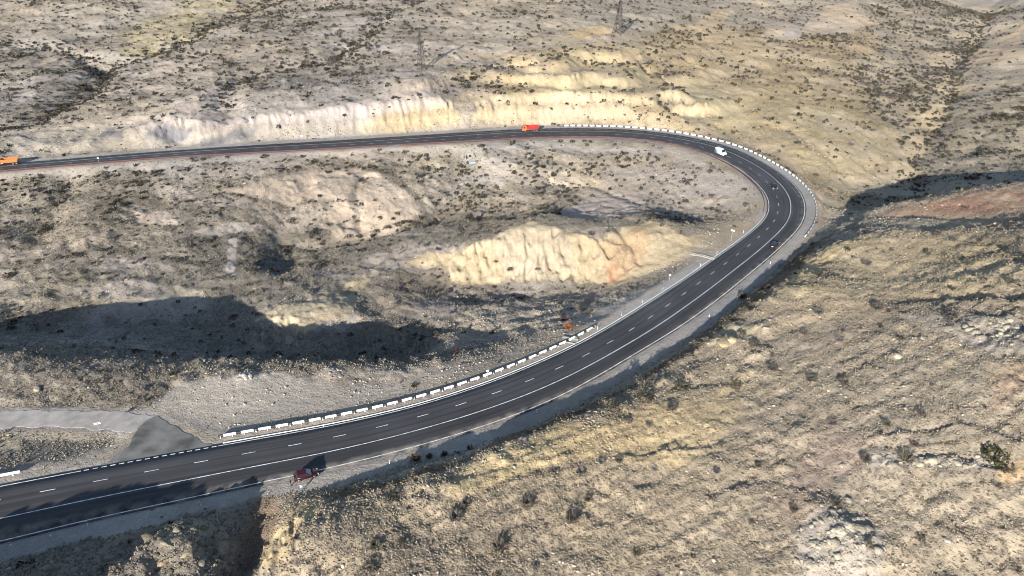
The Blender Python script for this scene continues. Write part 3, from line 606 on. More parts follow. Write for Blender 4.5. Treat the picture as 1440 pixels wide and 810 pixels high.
ribbon('lane_line', 0, 0, lambda k: -.09, lambda k: .09, .067, M_LINE, seg=[(k0d + i * per - 1.35, k0d + i * per + 1.35) for i in range(-12, int((NS - k0d) / per) - 1) if k0d + i * per > 4])
ribbon('junction_line', 0, 0, at(OA, .10), at(OA, .36), .067, M_LINE, seg=[(k, k + .95) for k in np.arange(kJ0 + .5, kJ1, 1.62)])
def kerb(k0, k1, o0, wd, hg, mat):
    V = []; F = []; ks = np.arange(k0, k1, 1.0)
    for k in ks:
        for o, z in ((o0(k), -.1), (o0(k), hg), (o0(k) + wd, hg), (o0(k) + wd, -.1)): V.append(tuple(road_pt(k, o, z)))
    for i in range(len(ks) - 1):
        for j in range(3): p = i * 4 + j; F.append((p, p + 1, p + 5, p + 4))
    return tag(mesh_np('kerb', np.array(V), np.array(F), mat), kind='structure')
M_KERB = paint('whitewashed_kerb', (.60, .59, .55), .8, noise=.2, scale=.8)
kerb(kJ1 + 1, station(1079, 300), at(OA, -.62), .26, .17, M_KERB)

# side road and its asphalt apron
M_GRAV = None
def sheet(name, pxs, h, mat, sub=10, warp=.8):
    P = np.array([unp(x, y, h) for x, y in pxs]); bm = bmesh.new(); Q = []
    for i in range(len(P)):
        a_, b_ = P[i], P[(i + 1) % len(P)]
        for j in range(sub):
            q = a_ + (b_ - a_) * j / sub; q = q + np.array([fbm(q[:1], q[1:], 2, 2)[0], fbm(q[:1] + 9, q[1:], 2, 2)[0]]) * warp; Q.append(q)
    top = [bm.verts.new((q[0], q[1], plane(*q) + h)) for q in Q]; bot = [bm.verts.new((q[0], q[1], plane(*q) + h - .5)) for q in Q]
    f = bm.faces.new(top)
    for i in range(len(Q)): bm.faces.new((top[i], bot[i], bot[(i + 1) % len(Q)], top[(i + 1) % len(Q)]))
    bmesh.ops.triangulate(bm, faces=[f]); return tag(obj(name, bm, mat), kind='structure')
M_OLD = paint('worn_asphalt', (.115, .11, .10), .9, noise=.5, scale=.3)
M_GRAV = paint('packed_gravel', tuple(alb('cbc4b4')), .95, noise=.22, scale=.5)
sheet('side_road', [(-420,592),(-200,582),(0,578),(100,577),(170,579),(222,585),(216,598),(188,607),(140,604),(60,600),(0,602),(-200,610),(-420,625)], .03, M_GRAV)
k_ = [tuple(x) for x in [(112,664),(150,649),(180,628),(190,612),(196,602),(205,592),(219,586),(234,594),(260,608),(290,623),(312,628),(250,640),(180,653)]]
sheet('junction_apron', k_, .045, M_OLD)
print('road ok', NS, per)

# ------------------------------------------------------------------ guard rails
M_POST = paint('galvanised_steel', (.45, .46, .47), .45, .6, noise=.1)
def rail_mat(name, ca, cb, period, frac):
    m, t, b = nodes_of(name); uv = N(t, 'ShaderNodeUVMap', uv_map='course'); s = N(t, 'ShaderNodeSeparateXYZ'); t.links.new(uv.outputs[0], s.inputs[0])
    fr = mathn(t, 'FRACT', mathn(t, 'DIVIDE', s.outputs[0], period)); lt = mathn(t, 'LESS_THAN', fr, frac)
    mx = N(t, 'ShaderNodeMix', data_type='RGBA'); t.links.new(lt, mx.inputs[0]); mx.inputs[6].default_value = (*cb, 1); mx.inputs[7].default_value = (*ca, 1)
    g = N(t, 'ShaderNodeNewGeometry'); nz = N(t, 'ShaderNodeTexNoise'); nz.inputs['Scale'].default_value = 2; nz.inputs['Detail'].default_value = 5; t.links.new(g.outputs['Position'], nz.inputs['Vector'])
    t.links.new(scalecol(t, mx.outputs[2], maprange(t, nz.outputs['Fac'], .3, .7, .85, 1.08)), b.inputs['Base Color']); b.inputs['Roughness'].default_value = .6
    return m
def guardrail(k0, k1, off, mat, label, post_step, post_mat, z0=.42, z1=.86, th=.22, side=1):
    c = road_pt((k0 + k1) / 2, off((k0 + k1) / 2)); root = empty('guard_rail', c); tag(root, label, 'guard rail')
    prof = [(0, z0), (th * .5, z0 + .06), (th * .35, (z0 + z1) / 2 - .05), (th * .5, z0 + .75 * (z1 - z0)), (0, z1), (-th * .5, z1), (-th * .5, z0)]
    V = []; F = []; U = []; ks = np.arange(k0, k1, .6); m = len(prof)
    for k in ks:
        for o, z in prof: V.append(tuple(road_pt(k, off(k) - side * o, z) - c)); U.append((k, z))
    for i in range(len(ks) - 1):
        for j in range(m): p = i * m + j; q = i * m + (j + 1) % m; F.append((p, q, q + m, p + m))
    o = mesh_np('beam', np.array(V), np.array(F), mat, parent=root)
    l = o.data.uv_layers.new(name='course'); U = np.array(U, np.float32); vi = np.empty(len(o.data.loops), np.int32); o.data.loops.foreach_get('vertex_index', vi); l.data.foreach_set('uv', U[vi].ravel())
    bm = bmesh.new(); box(bm, (0, 0, z1 * .5 - .1), (.16, .14, z1 + .12 - .1), bev=.01); p0 = obj('post', bm, post_mat, root)
    first = True
    for k in np.arange(k0 + .4, k1 - .2, post_step):
        p = p0 if first else p0.copy()
        if not first: COL.objects.link(p); p.parent = root
        first = False
        i = int(min(k, NS - 2)); p.location = road_pt(k, off(k) - side * .06) - c; p.rotation_euler = (0, 0, math.atan2(T_[i, 1], T_[i, 0]))
    return root
WHITE = (.80, .80, .78); BLACK = (.018, .018, .02)
M_WPOST = paint('white_post_paint', (.78, .78, .76), .6, noise=.1)
kg0, kg1 = station(313, 627), station(868, 476)
gperiod = 3.62
guardrail(kg0 - 1, kg1, at(OA, -2.4), rail_mat('black_and_white_rail_paint', WHITE, BLACK, gperiod, .70), 'black and white painted guard rail along the near inner edge, beside the gravel yard', 2.42, M_WPOST, z0=.34, z1=.90, th=.34, side=-1)
kb0, kb1 = station(1120, 326), station(791, 180)
guardrail(kb0 - 3, kb1, at(OB, 4.0), rail_mat('white_and_black_rail_paint', (.62, .62, .60), BLACK, 3.3, .68), 'long white guard rail with black dots round the outside of the far bend', 3.3, M_WPOST, z0=.05, z1=.85, th=.34)
M_RUST = paint('rust_red_rail', (.085, .030, .026), .8, noise=.25, scale=2)
M_DARKP = paint('dark_rail_post', (.06, .04, .035), .8)
kr0, kr1 = station(1078, 300), station(560, 203)
guardrail(kr0, kr1, at(OA, -1.6), M_RUST, 'thin rust red guard rail along the inner edge between white van and red truck', 4.0, M_DARKP, z0=.3, z1=.85, th=.15, side=-1)
guardrail(kr1 + 6, NS - 60, at(OA, -1.6), M_RUST, 'thin rust red guard rail on the straight road towards the orange tipper truck', 4.4, M_DARKP, z0=.3, z1=.85, th=.15, side=-1)
kl = station(0, 684)
guardrail(kl - 28, station(30, 677), at(OA, -2.6), rail_mat('white_rail_paint', WHITE, BLACK, 9.0, .93), 'end of a white guard rail at the left edge of the photo before the junction', 2.4, M_WPOST, z0=.34, z1=.9, th=.34, side=-1)

# ------------------------------------------------------------------ roadside delineator posts and signs
def delineator(label, loc, yaw):
    r = empty('delineator_post', loc, yaw); tag(r, label, 'marker post', 'white marker posts along the shoulders')
    bm = bmesh.new(); box(bm, (0, 0, .45), (.16, .13, 1.1), bev=.02, top=(.8, .7)); obj('post', bm, M_WPOST, r)
    bm = bmesh.new(); box(bm, (0, 0, .78), (.155, .125, .16)); obj('band', bm, paint('black_band', BLACK, .6), r)
    return r
DL = [((17,770),'leftmost white marker post on the lower shoulder in the shade'),((72,755),'second white marker post from left on the lower shoulder'),((124,740),'third white marker post from left on the lower shoulder'),((283,712),'white marker post on the shaded shoulder left of the parked maroon car'),((548,653),'white marker post on the lower shoulder right of the parked maroon car'),((755,582),'white marker post on the lower shoulder below the middle of the bend approach'),((997,446),'white marker post on lower shoulder short of the shaded bank'),((1036,422),'white marker post beside the lone bush shadow on the lower shoulder'),((1083,371),'white marker post on the shoulder just below the black car'),
      ((840.5,464),'white marker post just past the end of the near guard rail'),((874,445),'second white marker post past the near guard rail'),((903,427),'white marker post on the inner side below the pale yellow cliff'),((932,408),'white marker post on the inner side right of the cliff foot'),((985,374),'white marker post just below the concrete chute'),((1008,357),'white marker post just above the concrete chute'),((1045,328),'white marker post on the inner side near the tight bend')]
for (px, py), lab in DL:
    p = hit(px, py); k = int(((CL - np.array([p.x, p.y])) ** 2).sum(1).argmin()); delineator(lab, p, math.atan2(T_[k, 1], T_[k, 0]))
def sign(label, loc, yaw, kind, h=2.6):
    r = empty('road_sign', loc, yaw); tag(r, label, 'road sign')
    bm = bmesh.new(); cyl(bm, (0, 0, -.3), (0, 0, h), .05, n=10); obj('pole', bm, M_POST, r)
    bm = bmesh.new()
    if kind == 'tri':
        vs = [(math.sin(a_) * .5, math.cos(a_) * .5 + h - .3) for a_ in (0, 2.094, 4.189)]; prism(bm, vs, .055, .075)
    elif kind == 'round': cyl(bm, (0, .055, h - .4), (0, .08, h - .4), .38, n=24)
    else: box(bm, (0, .068, h - .35), (1.3, .03, .55), bev=.01)
    obj('panel', bm, paint('sign_back', (.62, .63, .64), .4, .3), r)
    bm = bmesh.new(); cyl(bm, (0, 0, -.25), (0, 0, .12), .22, n=12); obj('footing', bm, M_CONC, r)
    return r
sign('grey backed road sign on pole among scrub beside the side road', hit(142, 609), R(20), 'rect', 2.8)
sign('small road sign on pole behind the near guard rail', hit(686, 531), R(15), 'round', 2.4)
sign('tall road sign with pale panel beside the road under the yellow cliff tip', hit(1028, 338), R(-30), 'rect', 4.2)
sign('short dark topped road sign in the sandy layby right of the cliff', hit(941, 396), R(-20), 'tri', 2.4)
sign('roadside sign pole on the far inner verge right of the orange tipper', hit(140, 230), R(5), 'round', 3)
sign('roadside sign pole on the far bench above the road', hit(425, 198), R(5), 'rect', 3)

# culvert headwall and chutes
def culvert():
    p = hit(661, 221); r = empty('culvert', p, R(8)); r.scale = (.7, .7, .7); tag(r, 'white concrete culvert outlet with round pipe mouth below the far road', 'culvert')
    bm = bmesh.new(); box(bm, (0, 0, .8), (5.2, .6, 3.6), bev=.05); obj('headwall', bm, M_CONC, r)
    for s in (-1, 1):
        bm = bmesh.new(); box(bm, (s * 2.9, -1.5, .2), (.4, 3.6, 2.4), rz=s * .35, top=(1, .8)); obj('wing_wall', bm, M_CONC, r)
    bm = bmesh.new(); cyl(bm, (0, -.5, .5), (0, -.1, .5), .95, n=24); obj('pipe_mouth', bm, paint('dark_pipe', (.012, .012, .012), .9), r)
    bm = bmesh.new(); cyl(bm, (0, -.42, .5), (0, -.3, .5), 1.12, n=24); obj('pipe_rim', bm, M_CONC, r)
    bm = bmesh.new(); box(bm, (.8, -5.5, -1.3), (4.6, 8.5, .5)); obj('apron', bm, paint('wet_apron', (.34, .37, .38), .6), r)
culvert()
def chute(a_, b_, wd, label):
    A = hit(*a_); B = hit(*b_); r = empty('drain_chute', A); tag(r, label, 'drain chute'); d = B - A; n_ = Vector((-d.y, d.x, 0)).normalized()
    bm = bmesh.new(); prof = [(-wd, .35), (-wd + .15, .35), (-wd * .4, .12), (wd * .4, .12), (wd - .15, .35), (wd, .35), (wd, -.6), (-wd, -.6)]
    rows = [[bm.verts.new(d * t_ + n_ * o + Vector((0, 0, z + .05))) for o, z in prof] for t_ in (0, .25, .5, .75, 1)]
    for q, t_ in zip(rows, (0, .25, .5, .75, 1)):
        g = float(Hz(np.array([A.x + d.x * t_]), np.array([A.y + d.y * t_]))[0]) - (A.z + d.z * t_)
        for v in q: v.co.z += g
    for i in range(4):
        for j in range(8): bm.faces.new((rows[i][j], rows[i][(j + 1) % 8], rows[i + 1][(j + 1) % 8], rows[i + 1][j]))
    bm.faces.new(rows[0]); bm.faces.new(rows[-1][::-1]); obj('channel', bm, M_CONC, r)
chute((1004,366), (972,358), .55, 'pale concrete drain chute running from the road to the sandy layby')
chute((812,482), (790,478), 1.2, 'light grey concrete drain behind the near guard rail beside the orange bush')

# ------------------------------------------------------------------ vehicles
M_TYRE = paint('tyre_rubber', (.02, .02, .02), .85); M_RIM = paint('rim_metal', (.2, .2, .21), .4, .6); M_GLASS = paint('dark_glass', (.015, .02, .025), .05, noise=0, spec=.8)
M_LAMP = paint('clear_lamp', (.7, .7, .7), .15); M_RLAMP = paint('red_lamp', (.12, .01, .01), .25); M_BLK = paint('black_plastic', (.02, .02, .022), .6); M_CHAS = paint('chassis_steel', (.05, .05, .055), .7)
def wheel(root, x, y, r, w_):
    o = empty('wheel', (x, y, r)); o.parent = root
    bm = bmesh.new(); cyl(bm, (0, -w_ / 2, 0), (0, w_ / 2, 0), r, n=20); bmesh.ops.bevel(bm, geom=[e_ for e_ in bm.edges if abs(e_.verts[0].co.y - e_.verts[1].co.y) < 1e-4 ], offset=r * .1, segments=2, affect='EDGES'); obj('tyre', bm, M_TYRE, o)
    s = 1 if y > 0 else -1; bm = bmesh.new(); cyl(bm, (0, s * (w_ / 2 - .02), 0), (0, s * (w_ / 2 + .02), 0), r * .62, r * .5, n=16); obj('rim', bm, M_RIM, o)
def car(label, loc, yaw, col, L=4.5, W=1.8, H=1.45, suv=False, cname='car_paint'):
    r = empty('parked_car' if suv else 'car', loc, yaw); tag(r, label, 'car')
    m = paint(cname, col, .25, .2, noise=.03, spec=.6); g = .30 if suv else .22; hb = .98 if suv else .78; h2 = L / 2
    bm = bmesh.new()
    prof = [(-h2, g + .15), (-h2 + .05, hb), (-h2 + .18, hb + .06), (-h2 + .75, hb + .08), (h2 - 1.45, hb + .06), (h2 - .35, hb - .1), (h2 - .04, hb - .28), (h2, g + .12), (h2 - .12, g), (-h2 + .1, g)]
    prism(bm, prof, -W / 2, W / 2, lambda x, z: (1 - .10 * max(0, (abs(x) - h2 + .6) / .6)) * (1 if z < hb - .1 else .95))
    bmesh.ops.bevel(bm, geom=list(bm.edges), offset=.05, segments=2, affect='EDGES'); obj('body', bm, m, r, True)
    xa, xb = (-h2 + (.35 if suv else .8)), h2 - 1.3; z0 = hb + .02
    bm = bmesh.new(); cab = [(xa - .1, z0), (xa + .42, H - .04), (xb - .95, H - .04), (xb, z0)]
    ins = lambda x, z: .93 if z < z0 + .05 else .76
    prism(bm, cab, -W / 2, W / 2, ins); obj('windows', bm, M_GLASS, r)
    bm = bmesh.new(); roof = [(xa + .38, H - .05), (xa + .5, H), (xb - 1.05, H), (xb - .92, H - .05)]; prism(bm, roof, -W / 2 * .78, W / 2 * .78); obj('roof', bm, m, r)
    for s in (-1, 1):
        bm = bmesh.new()
        for x0, x1 in ((xa - .08, xa + .42), (xb - .02, xb - .93), ((xa + xb) / 2 - .15, (xa + xb) / 2 - .2)):
            cyl(bm, (x0, s * W / 2 * .93, z0), (x1, s * W / 2 * .77, H - .03), .05, n=6)
        obj('pillars', bm, m, r)
        bm = bmesh.new(); ell(bm, (xb - .25, s * (W / 2 + .1), z0 + .1), (.1, .13, .09), 8, 6); obj('mirror', bm, m if not suv else M_BLK, r)
        bm = bmesh.new(); box(bm, (h2 - .1, s * W * .36, hb - .26), (.16, .36, .14), bev=.02); obj('headlight', bm, M_LAMP, r)
        bm = bmesh.new(); box(bm, (-h2 + .06, s * W * .4, hb - .12), (.12, .22, .22), bev=.02); obj('tail_light', bm, M_RLAMP, r)
        for x in (-h2 + .85, h2 - .88): wheel(r, x, s * (W / 2 - .12), .36 if suv else .32, .24)
    bm = bmesh.new(); box(bm, (-h2 - .01, 0, g + .28), (.03, .5, .12)); obj('number_plate', bm, paint('white_plate', (.75, .75, .72), .5), r)
    bm = bmesh.new(); box(bm, (h2 + .005, 0, g + .22), (.03, 1.1, .2)); obj('grille', bm, M_BLK, r)
    return r
def yaw_at(k, rev=False):
    k = int(k); return math.atan2(T_[k, 1], T_[k, 0]) + (math.pi if rev else 0)
def veh_place(px, py):
    p = unp(px, py); k = ((CL - p) ** 2).sum(1).argmin(); return Vector((p[0], p[1], plane(*p) + .066)), k
def tilt(o):
    yw = o.rotation_euler.z; sl_ = math.atan(BS * math.sin(yw)); o.rotation_euler = (0, -sl_, yw)
p, k = veh_place(431, 671)
c1 = car('maroon car parked on the lower shoulder with its wheels over the edge line', p + Vector((0, 0, .0)), yaw_at(k) + R(6), (.045, .004, .010), 4.75, 1.9, 1.72, True, 'maroon_paint'); tilt(c1)
p, k = veh_place(1089, 346)
c2 = car('small black car driving away in the outer lane before the tight bend', p, yaw_at(k), (.008, .008, .01), 4.4, 1.8, 1.45, cname='black_paint'); tilt(c2); c2.scale = (1.12, 1.12, 1.12)
p, k = veh_place(1088, 264)
c3 = car('small black car with pale number plate coming towards the viewer inside the tight bend', p, yaw_at(k, True), (.01, .01, .013), 4.5, 1.8, 1.45, cname='black_paint'); tilt(c3); c3.scale = (1.12, 1.12, 1.12)
def van():
    p, k = veh_place(1013, 217); r = empty('van', p, yaw_at(k, True)); tag(r, 'white high roofed delivery van on the inner lane of the far bend', 'van')
    m = paint('white_van_paint', (.82, .83, .84), .35, noise=.03); L, W, H = 6.0, 2.1, 2.7; h = L / 2
    bm = bmesh.new(); prof = [(-h, .35), (-h, H - .25), (-h + .15, H - .05), (-h + .5, H), (h - 2.0, H), (h - 1.65, H - .12), (h - .95, 1.35), (h - .2, 1.05), (h, .75), (h, .35)]
    prism(bm, prof, -W / 2, W / 2, lambda x, z: 1 - .12 * max(0, (z - 1.3) / 1.4)); bmesh.ops.bevel(bm, geom=list(bm.edges), offset=.07, segments=2, affect='EDGES'); obj('body', bm, m, r, True); r.scale = (1.1, 1.1, 1.08)
    bm = bmesh.new(); vs = [(h - 1.62, H - .2), (h - .96, 1.42), (h - .9, 1.42), (h - 1.56, H - .2)]; prism(bm, vs, -W / 2 * .82, W / 2 * .82); obj('windscreen', bm, M_GLASS, r)
    for s in (-1, 1):
        bm = bmesh.new(); box(bm, (h - 1.75, s * (W / 2 * .955), 1.72), (.8, .05, .5)); obj('side_window', bm, M_GLASS, r)
        bm = bmesh.new(); box(bm, (-.5, s * (W / 2 * .96), 1.72), (1.9, .04, .22)); obj('side_stripe', bm, paint('grey_stripe', (.1, .11, .13), .5), r)
        bm = bmesh.new(); box(bm, (h - 1.15, s * (W / 2 + .12), 1.45), (.12, .2, .34), bev=.02); obj('mirror', bm, M_BLK, r)
        bm = bmesh.new(); box(bm, (h - .08, s * .78, .92), (.2, .32, .2), bev=.02); obj('headlight', bm, M_LAMP, r)
        bm = bmesh.new(); box(bm, (-h - .01, s * .9, 1.1), (.06, .14, .45)); obj('tail_light', bm, M_RLAMP, r)
        for x in (-h + 1.2, h - 1.0): wheel(r, x, s * (W / 2 - .14), .36, .26)
    bm = bmesh.new(); box(bm, (h, 0, .55), (.08, 1.3, .25)); obj('grille', bm, M_BLK, r); tilt(r)
van()
def tipper(px, py, label, cabc, bedc, L, nm, loaded=False):
    p, k = veh_place(px, py); r = empty('tipper_truck', p, yaw_at(k)); tag(r, label, 'truck')
    mc = paint(nm + '_cab_paint', cabc, .4, noise=.05); mb = paint(nm + '_bed_paint', bedc, .5, noise=.1, scale=1.5); h = L / 2; W = 2.5
    bm = bmesh.new(); prof = [(h - 2.2, .8), (h - 2.2, 2.9), (h - 2.0, 3.05), (h - .45, 3.0), (h - .2, 2.2), (h - .02, 1.6), (h, .6), (h - .6, .55)]
    prism(bm, prof, -W / 2, W / 2, lambda x, z: 1 - .06 * max(0, z - 1.8)); bmesh.ops.bevel(bm, geom=list(bm.edges), offset=.06, segments=2, affect='EDGES'); obj('cab', bm, mc, r)
    bm = bmesh.new(); prism(bm, [(h - .40, 2.86), (h - .15, 1.85), (h - .08, 1.85), (h - .33, 2.86)], -1.0, 1.0); obj('windscreen', bm, M_GLASS, r)
    for s in (-1, 1):
        bm = bmesh.new(); box(bm, (h - 1.05, s * 1.215, 2.2), (.95, .06, .7)); obj('side_window', bm, M_GLASS, r)
        bm = bmesh.new(); box(bm, (h - .2, s * 1.42, 2.2), (.14, .2, .6), bev=.02); obj('mirror', bm, M_BLK, r)
        bm = bmesh.new(); box(bm, (h, s * .9, .85), (.1, .4, .22)); obj('headlight', bm, M_LAMP, r)
        bm = bmesh.new(); box(bm, (-h + .02, s * .95, 1.0), (.1, .36, .2)); obj('tail_light', bm, M_RLAMP, r)
        for x in (-h + 1.1, -h + 2.5, h - 1.5): wheel(r, x, s * 1.05, .52, .38)
        bm = bmesh.new(); cyl(bm, (h - 3.3, s * .95, .95), (h - 2.5, s * .95, .95), .32, n=12); obj('fuel_tank', bm, M_RIM, r)
    bm = bmesh.new(); box(bm, (-.2, 0, .95), (L - .6, .9, .3)); obj('chassis', bm, M_CHAS, r)
    # open tipper body with sloping tail, ribs and a thick rim
    x0, x1, z0, z1 = -h + .1, h - 2.45, 1.3, 2.75
    bm = bmesh.new()
    for s in (-1, 1): prism(bm, [(x0 + .5, z0), (x0, z1), (x1, z1), (x1, z0)], s * 1.15, s * 1.25)
    prism(bm, [(x0 + .4, z0), (x1, z0), (x1, z0 + .12), (x0 + .4, z0 + .12)], -1.15, 1.15)
    box(bm, (x1 - .05, 0, (z0 + z1) / 2 + .15), (.12, 2.3, z1 - z0 + .3)); prism(bm, [(x0 + .5, z0), (x0, z1), (x0 + .1, z1), (x0 + .6, z0)], -1.15, 1.15)
    obj('tipper_body', bm, mb, r)
    bm = bmesh.new()
    for s in (-1, 1):
        for q in np.linspace(x0 + .7, x1 - .3, 7): box(bm, (q, s * 1.29, (z0 + z1) / 2), (.1, .08, z1 - z0 - .1))
        box(bm, ((x0 + x1) / 2, s * 1.27, z1), (x1 - x0, .14, .14))
    obj('ribs', bm, mb, r)
    bm = bmesh.new(); bmesh.ops.create_grid(bm, x_segments=14, y_segments=8, size=1)
    for v in bm.verts:
        x, y = v.co.x, v.co.y; v.co = Vector(((x0 + x1) / 2 + .2 + x * (x1 - x0 - .8) / 2, y * 1.14, 2.05 + .5 * (1 - x * x) * (1 - y * y) + random.uniform(-.05, .05)))
    obj('load', bm, paint('dark_gravel_load', (.09, .08, .075), .95, noise=.4, scale=4) if loaded else paint('brown_soil_load', (.16, .1, .07), .95, noise=.3, scale=4), r); tilt(r)
tipper(746, 184.2, 'red tipper truck with orange cab heading left on the far road', (.45, .10, .02), (.42, .012, .010), 9.0, 'red_truck')
tipper(12, 231.5, 'orange tipper truck with yellow cab at the far left end of the road', (.62, .42, .12), (.55, .12, .02), 9.6, 'orange_truck', True)

# ------------------------------------------------------------------ people by the parked car
M_SKIN = paint('skin', (.45, .26, .18), .6, noise=.05)
def person(label, loc, yaw, shirt, trousers, hair, arms):
    r = empty('person', loc, yaw); tag(r, label, 'person')
    def fig(parts, name, mat, vox, parent=r, rad=0.0):
        bm = bmesh.new()
        for a_, b_, r1, r2 in parts:
            cyl(bm, a_, b_, r1 + rad, r2 + rad, n=12); ell(bm, a_, (r1 + rad,) * 3, 10, 8); ell(bm, b_, (r2 + rad,) * 3, 10, 8)
        o = obj(name, bm, mat, parent, True); md = o.modifiers.new('skin', 'REMESH'); md.mode = 'VOXEL'; md.voxel_size = vox; md.use_smooth_shade = True; return o
    legs = []; up = []; arm = []; hands = []
    for s in (-1, 1):
        hip, kn, an = (0, s * .095, .93), (.03, s * .11, .50), (-.02, s * .12, .09)
        legs += [(hip, kn, .088, .062), (kn, an, .058, .042)]
        hands += [(an, (.13, s * .14, .04), .038, .034)]
        sh, el_, wr = (0, s * .19, 1.42), arms[0 if s < 0 else 1][0], arms[0 if s < 0 else 1][1]
        arm += [(sh, el_, .05, .04)]; hands += [(el_, wr, .037, .026)]
        d = (Vector(wr) - Vector(el_)).normalized(); side = Vector((0, 0, 1)).cross(d); side = side.normalized() if side.length > .1 else Vector((1, 0, 0))
        palm = Vector(wr) + d * .085; hands.append((wr, palm, .027, .034))
        for q, ln in zip((-1.5, -.5, .5, 1.5), (.062, .078, .082, .068)):
            b0 = palm + side * q * .021; b1 = b0 + d * ln * .6; b2 = b1 + (d * .6 + Vector((0, 0, -.5))).normalized() * ln * .5; hands += [(tuple(b0), tuple(b1), .0095, .009), (tuple(b1), tuple(b2), .009, .0075)]
        t0 = Vector(wr) + d * .02 - side * .025; t1 = t0 + (d * .6 - side * .8).normalized() * .055; hands += [(tuple(t0), tuple(t1), .012, .010)]
    torso = [((0, 0, .98), (0, 0, 1.15), .145, .13), ((0, 0, 1.15), (0, 0, 1.36), .13, .15), ((0, -.14, 1.41), (0, .14, 1.41), .075, .075)]
    head = [((0, 0, 1.44), (.015, 0, 1.56), .058, .054), ((.01, 0, 1.65), (.02, 0, 1.62), .095, .088), ((.07, 0, 1.60), (.065, 0, 1.575), .045, .04), ((.105, 0, 1.635), (.118, 0, 1.61), .012, .016), ((0, -.095, 1.63), (0, -.1, 1.61), .018, .014), ((0, .095, 1.63), (0, .1, 1.61), .018, .014)]
    body = fig(legs + torso + arm + hands + head, 'body', M_SKIN, .011)
    fig(legs + [((0, -.05, .96), (0, .05, .96), .125, .125)], 'trousers', trousers, .014, r, .014)
    fig(torso + arm, 'shirt', shirt, .014, r, .016)
    bm = bmesh.new(); ell(bm, (-.012, 0, 1.675), (.108, .102, .10), 14, 10); obj('hair', bm, hair, r, True)
    for s in (-1, 1):
        bm = bmesh.new(); ell(bm, (.112, s * .034, 1.645), (.01, .014, .009), 8, 6); obj('eye', bm, M_BLK, r)
        bm = bmesh.new(); box(bm, (.05, s * .135, .035), (.27, .10, .08), bev=.02); obj('shoe', bm, M_BLK, r)
    bm = bmesh.new(); box(bm, (.108, 0, 1.578), (.012, .05, .012), bev=.003); obj('mouth', bm, paint('lips', (.35, .12, .1), .6), r)
M_DARKC = paint('black_cloth', (.012, .012, .014), .9); M_WHC = paint('white_cloth', (.72, .72, .72), .9); M_DEN = paint('blue_denim', (.06, .13, .32), .9); M_HAIR = paint('dark_hair', (.02, .015, .012), .7)
person('person in white shirt and blue jeans standing beside the parked maroon car', hit(425, 692), R(60), M_WHC, M_DEN, M_HAIR, [((.12, -.27, 1.18), (.36, -.20, 1.22)), ((.02, .25, 1.15), (.12, .27, .90))])
person('person in black clothes standing at the rear of the parked maroon car', hit(410, 685), R(15), M_DARKC, M_DARKC, M_HAIR, [((.02, -.26, 1.15), (.10, -.28, .90)), ((.14, .25, 1.17), (.34, .14, 1.12))])

# ------------------------------------------------------------------ pylons
M_LAT = paint('weathered_lattice_steel', (.055, .05, .05), .7, .3)
def pylon(px, py, H_, bw, label, arms, yaw):
    p = hit(px, py); r = empty('power_pylon', p, yaw); tag(r, label, 'pylon')
    bm = bmesh.new(); n_ = 9
    def corner(i, z):
        q = z / H_; w_ = bw * (1 - q) ** 1.2 / 2 + .35; return Vector(((1, -1, -1, 1)[i] * w_, (1, 1, -1, -1)[i] * w_, z))
    zs = [H_ * (1 - (1 - i / n_) ** 1.25) for i in range(n_ + 1)]
    for a_, b_ in zip(zs[:-1], zs[1:]):
        for i in range(4):
            j = (i + 1) % 4
            cyl(bm, corner(i, a_ - (1 if a_ == 0 else 0)), corner(i, b_), .17, n=5); cyl(bm, corner(i, a_), corner(j, b_), .09, n=4); cyl(bm, corner(j, a_), corner(i, b_), .09, n=4); cyl(bm, corner(i, b_), corner(j, b_), .09, n=4)
    obj('lattice_tower', bm, M_LAT, r)
    for z, ln in arms:
        bm = bmesh.new()
        for s in (-1, 1):
            for dy in (-.4, .4):
                cyl(bm, (0, dy, z), (s * ln, 0, z + .1), .12, n=5); cyl(bm, (0, dy, z + 1.3), (s * ln, 0, z + .1), .1, n=5)
            for q in (.3, .6): cyl(bm, (s * ln * q, -.25, z), (s * ln * q, .2, z + 1.3 * (1 - q)), .07, n=4)
        arm_ = obj('cross_arm', bm, M_LAT, r)
        for s in (-1, 1):
            bm = bmesh.new(); cyl(bm, (s * ln, 0, z - 1.3), (s * ln, 0, z + .1), .1, n=6); obj('insulator', bm, paint('insulator_glass', (.05, .04, .04), .3), arm_)
pylon(593, 98, 23, 3.0, 'slender dark lattice pylon on the grey hillside above the far road', [(15, 2.6), (19, 2.2)], R(50))
pylon(869, 47, 22, 5.4, 'broad dark lattice pylon high on the yellow hillside near the top edge', [(15.5, 5), (20, 4)], R(60))
print('things ok')

